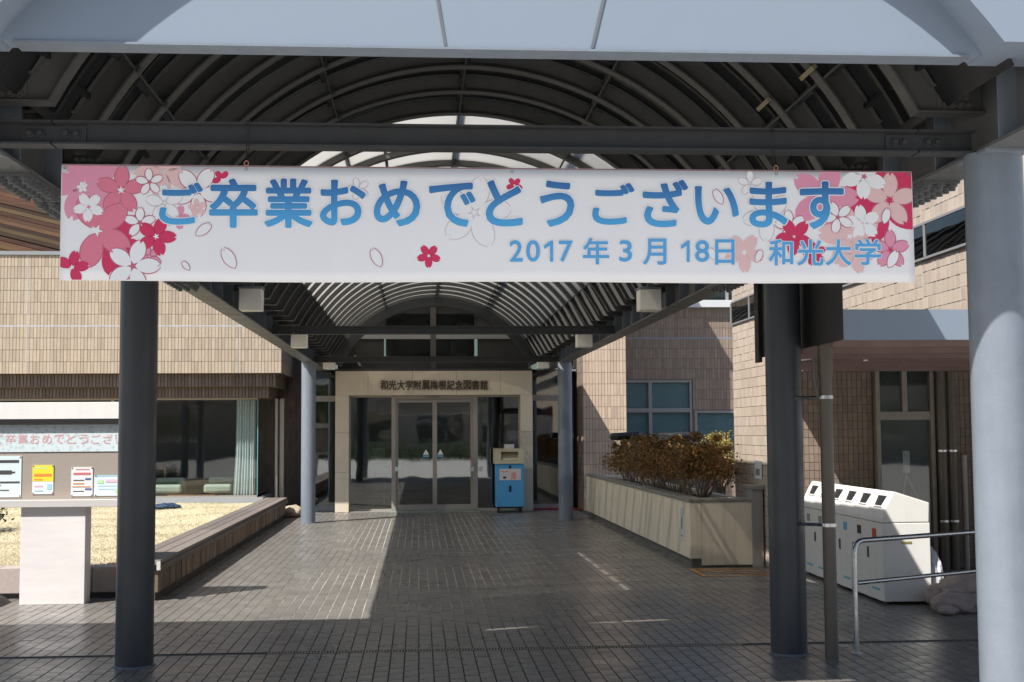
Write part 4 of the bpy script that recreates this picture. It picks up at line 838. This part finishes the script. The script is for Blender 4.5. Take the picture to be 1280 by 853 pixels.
AZ = leafmat('azalea_leaves', [(.07, .08, .025), (.26, .11, .04), (.14, .13, .04), (.36, .16, .055), (.10, .10, .035), (.42, .21, .07), (.17, .10, .04)])
YG = leafmat('yellow_leaves', [(.36, .30, .05), (.28, .24, .06), (.40, .26, .08)])
BARK = mat('shrub_bark', (.30, .235, .175), .85, .2, 20, .3)
def shrub(c, rx, ry, h, n, seed, label, mt, sz=.045):
    r = random.Random(seed); base = Vector((c[0], c[1], PH-.07)); t = thing('azalea_shrub', label, 'shrub', tuple(base), 'azalea shrubs in the planter')
    b = MB(); tips = []
    for k in range(22):
        a = r.uniform(0, 6.28); q = base+Vector((math.cos(a)*rx*.25*r.random(), math.sin(a)*ry*.3*r.random(), 0)); e_ = base+Vector((math.cos(a)*rx*r.uniform(.5, .95), math.sin(a)*ry*r.uniform(.5, .95), h*r.uniform(.45, .75)))
        m_ = (q+e_)/2+Vector((r.uniform(-.05, .05), r.uniform(-.05, .05), -.03)); b.tube([q, m_, e_], [.013, .009, .005], 6); tips.append(e_)
        for _ in range(3): f_ = e_+Vector((r.uniform(-.14, .14), r.uniform(-.14, .14), r.uniform(.02, .2))); b.tube([m_.lerp(e_, r.uniform(.3, 1)), f_], [.005, .002], 4, False); tips.append(f_)
    b.build('branches', BARK, t, smooth=True)
    b = MB(); clumps = []
    for _ in range(90):
        a = r.uniform(0, 6.28); rad = r.random()**.5; zt = h*(.42+.58*math.sqrt(max(0, 1-rad**2.2))*r.uniform(.72, 1.06)); zz_ = h*.40+(zt-h*.40)*r.uniform(.35, 1)**.6
        clumps.append((Vector((math.cos(a)*rx*rad, math.sin(a)*ry*rad, zz_)), r.uniform(.06, .13)))
    for _ in range(16):
        a = r.uniform(0, 6.28); q = Vector((math.cos(a)*rx*r.uniform(.3, 1.05), math.sin(a)*ry*r.uniform(.3, 1.05), h*r.uniform(.75, 1.14))); clumps += [(q, .035)]
    for _ in range(n): p, s = r.choice(clumps); leaf(b, base+p+Vector((r.gauss(0, s), r.gauss(0, s), r.gauss(0, s*.6))), sz, r)
    b.build('foliage', mt, t); return t
shrub((3.52, 16.1), .34, .66, .74, 8200, 21, 'reddish brown azalea shrub nearest the front of the planter', AZ)
shrub((3.50, 17.4), .36, .76, .76, 8200, 22, 'reddish brown azalea shrub second from the front of the planter', AZ)
shrub((3.50, 19.0), .36, .84, .74, 7000, 23, 'brown azalea shrub in the middle of the planter', AZ)
shrub((3.50, 20.8), .34, .86, .70, 5600, 24, 'brown azalea shrub toward the far end of the planter', AZ)
shrub((4.25, 18.0), .22, .45, .80, 1500, 25, 'yellow green shrub catching sun behind the azaleas', YG)
# black pipe rails behind the shrubs
for k, (pa, pb, leg, lab) in enumerate(((772, 797, None, 'short black pipe rail above the shrubs nearest the pier'), (807, 834, None, 'short low black pipe rail between two others above the shrubs'), (836, 871, 1, 'black pipe rail bent down at its right end above the shrubs'))):
    Yp = 21.5; p = at(pa, 546+(4 if k == 1 else 0), Yp); q = at(pb, 544+(6 if k == 1 else 0), Yp); t = thing('pipe_rail', lab, 'railing', (p.x, Yp, 0), 'black pipe rails behind the planter')
    tail = [q, q+Vector((.05, 0, -.01)), q+Vector((.08, 0, -.06)), Vector((q.x+.08, Yp, .0))] if leg else [q, q+Vector((.03, .05, 0)), q+Vector((.04, .5, 0))]
    MB().tube([Vector((p.x, Yp+.5, p.z)) if not leg else Vector((p.x-.02, Yp+.5, p.z)), p+Vector((-.02, .05, 0)), p]+tail, .065 if k != 1 else .06, 14).build('pipe', BLACK, t, smooth=True)
    MB().tube([(p.x+.24, Yp+.5, 0), (p.x+.24, Yp+.5, p.z)], .03, 10).build('post', BLACK, t)

# ================================================================== book return box by the door
BBY = 25.55
x0, x1 = at(620, 600, BBY).x, at(655, 600, BBY).x; zb_, zt_, zh, zp = at(637, 634, BBY).z, at(637, 580, BBY).z, at(637, 561, BBY).z, at(637, 557, BBY).z
t = thing('book_return_box', 'blue book return box with cream hood on castors beside the doors', 'box', ((x0+x1)/2, BBY+.2, 0))
MB().box(x0, x1, BBY, BBY+.42, max(.09, zb_), zt_).build('cabinet', mat('sky_blue_paint', (.10, .38, .68), .4, .05, 3), t, .012)
hx0, hx1 = x0-.03, x1; CH = mat('cream_hood', (.62, .55, .38), .45, .05, 4); oz0, oz1 = zt_+(zh-zt_)*.22, zt_+(zh-zt_)*.8; qx0, qx1 = hx0+.13, hx1-.11
b = MB(); b.box(hx0, qx0, BBY-.02, BBY+.44, zt_+.002, zh); b.box(qx1, hx1, BBY-.02, BBY+.44, zt_+.002, zh); b.box(qx0, qx1, BBY-.02, BBY+.44, zt_+.002, oz0); b.box(qx0, qx1, BBY-.02, BBY+.44, oz1, zh); h = b.build('hood', CH, t)
b = MB(); b.quad((qx0, BBY+.0, oz0+.005), (qx1, BBY, oz0+.005), (qx1, BBY+.2, oz1), (qx0, BBY+.2, oz1)); b.build('chute', CH, h)
MB().box((x0+x1)/2-.11, (x0+x1)/2+.09, BBY+.05, BBY+.06, zh, zh+.085).build('top_card', flat('card_white', (.72, .70, .66)), t)
MB().box(x0+.07, x1-.06, BBY-.006, BBY-.001, zt_-.40*(zt_-zb_)*.95, zt_-.10).build('poster', flat('poster_pale', (.72, .66, .62)), t)
b = MB(); b.box(x0+.11, x0+.25, BBY-.008, BBY-.0065, zt_-.16, zt_-.135); b.box(x0+.30, x0+.40, BBY-.008, BBY-.0065, zt_-.30, zt_-.17); b.build('poster_print', flat('pink_ink', (.75, .35, .32)), t)
b = MB(); b.box(x0+.14, x0+.2, BBY-.008, BBY-.0065, zt_-.29, zt_-.25); b.box((x0+x1)/2-.02, (x0+x1)/2+.025, BBY-.008, BBY-.0005, zt_-.55, zt_-.43); b.box((x0+x1)/2-.02, (x0+x1)/2+.025, BBY-.008, BBY-.0005, zt_-.09, zt_-.03); b.build('lock_plate', BLACK, t)
for xx in (x0+.06, x1-.06):
    for yy in (BBY+.06, BBY+.36): MB().tube([(xx-.015, yy, .045), (xx+.015, yy, .045)], .045, 14).build('castor', BLACK, t)
MB().box(x0+.02, x1-.02, BBY+.02, BBY+.4, .088, max(.0895, zb_)).build('base', BLACK, t)

# ================================================================== notice board
NY = 12.55
nb = thing('notice_board', 'outdoor notice board on a white marble pier, with white top bar and posters', 'notice board', (-3.5, NY, 0))
def npz(y): return at(75, y, NY).z
nx1 = -2.66
MB().box(at(25, 700, NY).x, at(106, 700, NY).x, NY, NY+.22, 0, npz(634)).build('pier', MARBLE, nb, .004)
MB().box(-4.25, nx1, NY-.05, NY+.26, npz(634)+.001, npz(625)).build('bottom_rail', mat('pale_frame', (.58, .55, .53), .5, .06, 5), nb, .003)
MB().box(-4.25, nx1, NY+.08, NY+.16, npz(625)+.001, npz(528)).build('board', mat('taupe_felt', (.36, .31, .27), .9, .05, 30, .2, 200, .1), nb)
MB().box(-4.25, nx1, NY+.015, NY+.26, npz(524), npz(503)).build('top_bar', WHITEP, nb, .003)
MB().box(-4.25, nx1, NY+.02, NY+.2, npz(529), npz(524)-.001).build('shadow_gap', BLACK, nb)
MB().box(nx1-.04, nx1, NY+.0, NY+.079, npz(625)+.001, npz(529)).build('end_frame', mat('pale_frame', (.58,.55,.53)), nb)
hy = NY+.072
def sheetmat():
    m = bpy.data.materials.new('floral_paper'); m.use_nodes = True; t = m.node_tree; L = t.links; b = t.nodes['Principled BSDF']; b.inputs['Roughness'].default_value = .8
    tc = N(t, 'ShaderNodeTexCoord'); vo = N(t, 'ShaderNodeTexVoronoi'); vo.inputs['Scale'].default_value = 22; L.new(tc.outputs['Object'], vo.inputs['Vector'])
    r = N(t, 'ShaderNodeMapRange'); r.inputs[1].default_value = .25; r.inputs[2].default_value = .45; L.new(vo.outputs['Distance'], r.inputs[0])
    mx = N(t, 'ShaderNodeMix', data_type='RGBA'); mx.inputs[6].default_value = (.50, .58, .60, 1); mx.inputs[7].default_value = (.62, .70, .72, 1); L.new(r.outputs[0], mx.inputs[0]); L.new(mx.outputs[2], b.inputs['Base Color']); return m
MB().box(-4.2, nx1-.05, hy, hy+.007, npz(565), npz(531)).build('header_sheet', sheetmat(), nb)
def hfn(x0, x1, y0, y1, yy=hy-.002):
    def fn(u, v): p = at(x0+(x1-x0)*u, y1+(y0-y1)*v, NY+.07); p.y = yy; return p
    return fn
RED = flat('red_ink', (.58, .17, .17))
hd = 'ご卒業おめでとうございます'; letters('header_letter', [(c, hfn(-8+k*15.2, 4+k*15.2, 543, 555)) for k, c in enumerate(hd) if -8+k*15.2 < 160], flat('faded_red_ink', (.66, .38, .38)), nb, bold=.012, n=6)
def poster(x0, x1, y0, y1, base, lines, name='poster'):
    a, c = at(x0, y1, NY+.07), at(x1, y0, NY+.07); p = MB().box(a.x, c.x, hy+.001, hy+.006, a.z, c.z).build(name, flat(base[0], base[1]), nb)
    groups = {}; qi = 0
    for (u0, u1, v0, v1, inkn, inkc) in lines: groups.setdefault((inkn, inkc), []).append((u0, u1, v0, v1))
    for (inkn, inkc), rs in groups.items():
        for (u0, u1, v0, v1) in rs: qi += 1; MB().box(a.x+(c.x-a.x)*u0, a.x+(c.x-a.x)*u1, hy-.0004*qi, hy+.0006, c.z-(c.z-a.z)*v1, c.z-(c.z-a.z)*v0).build('print', flat(inkn, inkc), p)
    b = MB()
    for u in (.04, .96):
        for v in (.03, .97): q = Vector((a.x+(c.x-a.x)*u, hy+.001, c.z-(c.z-a.z)*v)); bolt(b, q, (0, -1, 0), .005, .006)
    b.build('pin', ZINC, p)
K = ('black_ink', (.06, .06, .06)); R_ = ('red_ink', (.58, .17, .17)); OR = ('orange_ink', (.75, .25, .06)); YE = ('yellow_ink', (.80, .68, .04)); NV = ('navy_ink', (.10, .12, .3)); GR = ('green_ink', (.45, .7, .4)); BL = ('sky_ink', (.35, .6, .75)); PKi = ('pale_pink_ink', (.75, .5, .6))
poster(-14, 27, 570, 622, ('poster_cyan_white', (.66, .76, .76)), [(.1, .92, .10, .17, *K), (.2, .7, .35, .45, *K), (.66, .8, .38, .42, *K), (.1, .95, .62, .66, *K)]+[(.1, .1+.8*random.random(), .70+.06*k, .72+.06*k, *K) for k in range(4)])
poster(40, 67, 581.5, 618, ('poster_white', (.74, .75, .75)), [(.0, 1, .0, .56, *YE), (.1, .72, .08, .12, *GR), (.08, .92, .30, .40, *OR), (.08, .5, .48, .52, *OR), (.7, .92, .66, .85, *BL), (.1, .5, .7, .74, *PKi), (.1, .5, .86, .9, *BL)])
poster(88.5, 116, 584, 620.5, ('poster_white', (.74, .75, .75)), [(.2, .85, .07, .10, *R_), (.1, .9, .19, .27, *R_), (.1, .6, .44, .47, *K), (.65, .92, .38, .44, *NV), (.1, .6, .55, .58, *OR), (.05, .9, .66, .68, *OR), (.65, .95, .73, .79, *NV), (.1, .6, .82, .85, *K)])
poster(117.5, 165, 594, 620, ('poster_cyan_white', (.66, .76, .76)), [(.0, 1, .0, .06, *BL), (.08, .25, .24, .4, *GR), (.3, .95, .2, .34, *PKi), (.1, .85, .5, .54, *BL), (.1, .6, .66, .7, *BL), (.55, .65, .7, .86, *GR)])

# ================================================================== lawn, bench, curb
lw = MB(); nxx, nyy = 60, 60
for i in range(nxx+1):
    for j in range(nyy+1):
        x = -14+(-2.95+14)*i/nxx; y = 13.2+(25.27-13.2)*j/nyy; lw.v.append((x, y, .27+.02*math.sin(x*2.3+y)+.015*math.sin(y*3.1-x*1.7)))
for i in range(nxx):
    for j in range(nyy): a = i*(nyy+1)+j; lw.f.append((a, a+nyy+1, a+nyy+2, a+1))
LAWN = mat('dry_lawn', (.57, .485, .335), .95, .3, 2.2, .6, 90, .1, col2=(.46, .42, .26))
lo = lw.build('lawn', LAWN, None, smooth=True); struct(lo, 'raised dry straw coloured lawn in front of the reading wing')
b = MB(); r = random.Random(9)
for k in range(42000):
    y = 13.3+11.9*r.random()**1.5; px = r.uniform(-30, 420); x = (px-523)/1607*y
    if x > -2.98 or x < -13: continue
    z = .27+.02*math.sin(x*2.3+y)+.015*math.sin(y*3.1-x*1.7); a = r.uniform(0, 6.28); h_ = r.uniform(.012, .035); wv = .006; le = Vector((r.gauss(0, .03), r.gauss(0, .03), h_)); p = Vector((x, y, z-.004)); s = Vector((math.cos(a)*wv, math.sin(a)*wv, 0))
    n = len(b.v); b.v += [tuple(p-s), tuple(p+s), tuple(p+le)]; b.f.append((n, n+1, n+2))
me = bpy.data.meshes.new('dry_grass'); me.from_pydata(b.v, [], b.f); me.materials.append(leafmat('dry_grass_blades', [(.56, .48, .34), (.44, .37, .25), (.62, .55, .41), (.38, .38, .22), (.58, .49, .34), (.51, .44, .31)])); go = link('dry_grass', me); tag(go, 'short dry grass blades of the lawn', 'grass', None, 'stuff')
# curb along the front of the lawn
cb = thing('lawn_curb', 'low pinkish stone curb along the front of the lawn', 'curb', (-6, 13.1, 0))
x = -14
while x < -2.62:
    x2 = min(x+.9, -2.6); MB().box(x+.003, x2-.003, 13.02, 13.26, .05, .30).build('curb_stone', CURB, cb, .008); x = x2
MB().box(-14, -2.6, 13.08, 13.25, -.02, .049).build('footing', mat('dark_footing', (.16,.15,.13)), cb)
# timber bench wall along the path
bw = thing('bench_wall', 'long low timber bench of weathered boards edging the lawn beside the path', 'bench', (-2.6, 19, 0))
BX0, BX1 = -2.89, -2.47
for k in range(3):
    x0 = BX1-.005-(k+1)*.139; 
    for (ya, yb) in ((12.65, 16.7), (16.706, 20.9), (20.906, 24.7)): MB().box(x0+.004, x0+.135, ya, yb, .345, .385).build('seat_board', WOOD, bw, .004)
MB().box(BX1-.035, BX1+.01, 12.66, 24.7, .29, .343).build('nosing_board', WOOD, bw, .004)
y = 12.7; r = random.Random(4)
while y < 24.65:
    wd = r.choice((.14, .16, .18)); MB().box(BX1-.06, BX1-.03+r.uniform(-.004, .004), y+.004, min(24.65, y+wd)-.004, .075+r.uniform(0, .01), .289).build('face_board', WOODV, bw); y += wd
MB().box(BX0, BX1-.061, 12.72, 24.65, 0, .34).build('core', mat('bench_core', (.10, .085, .07), .9), bw)
MB().box(BX1-.03, BX1+.005, 12.625, 12.649, .30, .38).build('end_cap', flat('pale_end_cap', (.6, .58, .55)), bw)
# stepping stone at the far end, dark hedge, folded tarp
t = blob('stepping_stone', (-2.42, 25.0, .10), (.20, .25, .12), (0, 0, .3), mat('tan_rock', (.45, .36, .26), .8, .2, 8, .4, 30), 'low tan stone at the far end of the timber bench', 'stone', 31)
b = MB(); r = random.Random(8)
for k in range(9000):
    u = r.random(); p = Vector((-8.5+u*2.6, 18.6+r.gauss(0, .25), .3+abs(r.gauss(0, .15))+.18*r.random())); leaf(b, p, .06, r)
hd_ = b.build('hedge', leafmat('dark_hedge_leaves', [(.015, .025, .01), (.03, .05, .018), (.02, .035, .012)]), None, off=(-7.2, 18.6, .3)); tag(hd_, 'low dark green hedge on the lawn behind the notice board', 'hedge')
blob('folded_tarp', (at(208, 632, 23.5).x, 23.5, .31), (.22, .25, .05), (0, 0, .2), mat('blue_tarp', (.03, .06, .12), .5, .2, 8, .4, 30), 'crumpled dark blue tarp lying on the lawn below the window', 'tarp', 32, None, .35)
t = thing('sign_foot', 'dark sloping foot of a sign at the left edge of the picture', 'sign base', (-4.1, 12.6, 0)); MB().prism_y([(-4.3, 0), (-3.88, 0), (-3.95, .06), (-4.1, .11), (-4.3, .12)], 12.45, 12.75).build('foot', BLACK, t)

# ================================================================== block added behind the camera to cut low sky light (also mirrored in the glass)
WBACK = MB().box(-1.5, 1.5, -.05, .03, 0, 1.9).mesh('window'); WBACK.materials.append(GD)
cb_ = thing('sky_cut_block', 'unseen tiled block added across the plaza to cut low sky light, mirrored in the doors', 'building', (0, -36, 0))
MB().box(-45, 45, -46, -36, 0, 11).build('wall', TILE_C, cb_); MB().box(-45.3, 45.3, -46.3, -35.7, 11, 11.4).build('roof', CONC, cb_)
for fz in (1.0, 4.4, 7.8):
    for k in range(20):
        if fz == 1.0 and k % 5 == 2: continue
        piece('window', WBACK, cb_, (-42.5+k*4.4, -35.98, fz))
# ================================================================== trees across the plaza (seen mirrored in the glass)
GRN = leafmat('tree_leaves', [(.04, .07, .015), (.08, .13, .025), (.06, .10, .02), (.12, .17, .04)])
for (x, y, h, seed, lab) in ((3.2, -26, 8, 41, 'leafy green tree across the plaza, right one mirrored in the doors'), (-6, -30, 9, 42, 'leafy green tree across the plaza, left one behind the camera')):
    r = random.Random(seed); t = thing('broadleaf_tree', lab, 'tree', (x, y, 0), 'trees across the plaza'); b = MB()
    b.tube([(x, y, -.05), (x+.1, y, 1.2), (x-.05, y+.1, 2.6), (x, y, h*.7)], [.2, .16, .13, .05], 10); cl = []
    for k in range(14):
        a = r.uniform(0, 6.28); zb_ = r.uniform(1.8, h*.6); e_ = Vector((x+math.cos(a)*r.uniform(1, 2.6), y+math.sin(a)*r.uniform(1, 2.6), zb_+r.uniform(.6, 2.2))); b.tube([(x, y, zb_), ((x+e_.x)/2, (y+e_.y)/2, (zb_+e_.z)/2+.15), tuple(e_)], [.07, .05, .02], 6); cl.append(e_)
    b.build('trunk', BARK, t, smooth=True); b = MB()
    for k in range(9000): c = r.choice(cl); leaf(b, c+Vector((r.gauss(0, .55), r.gauss(0, .55), r.gauss(0, .4))), .16, r)
    b.build('crown', GRN, t)
hb = MB(); r = random.Random(77)
for k in range(9000): leaf(hb, Vector((r.uniform(-9, 9), -22+r.gauss(0, .35), abs(r.gauss(.4, .3)))), .12, r)
ho = hb.build('hedge', GRN, None, off=(0, -22, 0)); tag(ho, 'clipped green hedge across the plaza, mirrored in the glass doors', 'hedge')
for o in bpy.data.objects:
    if '_o' in o: del o['_o']
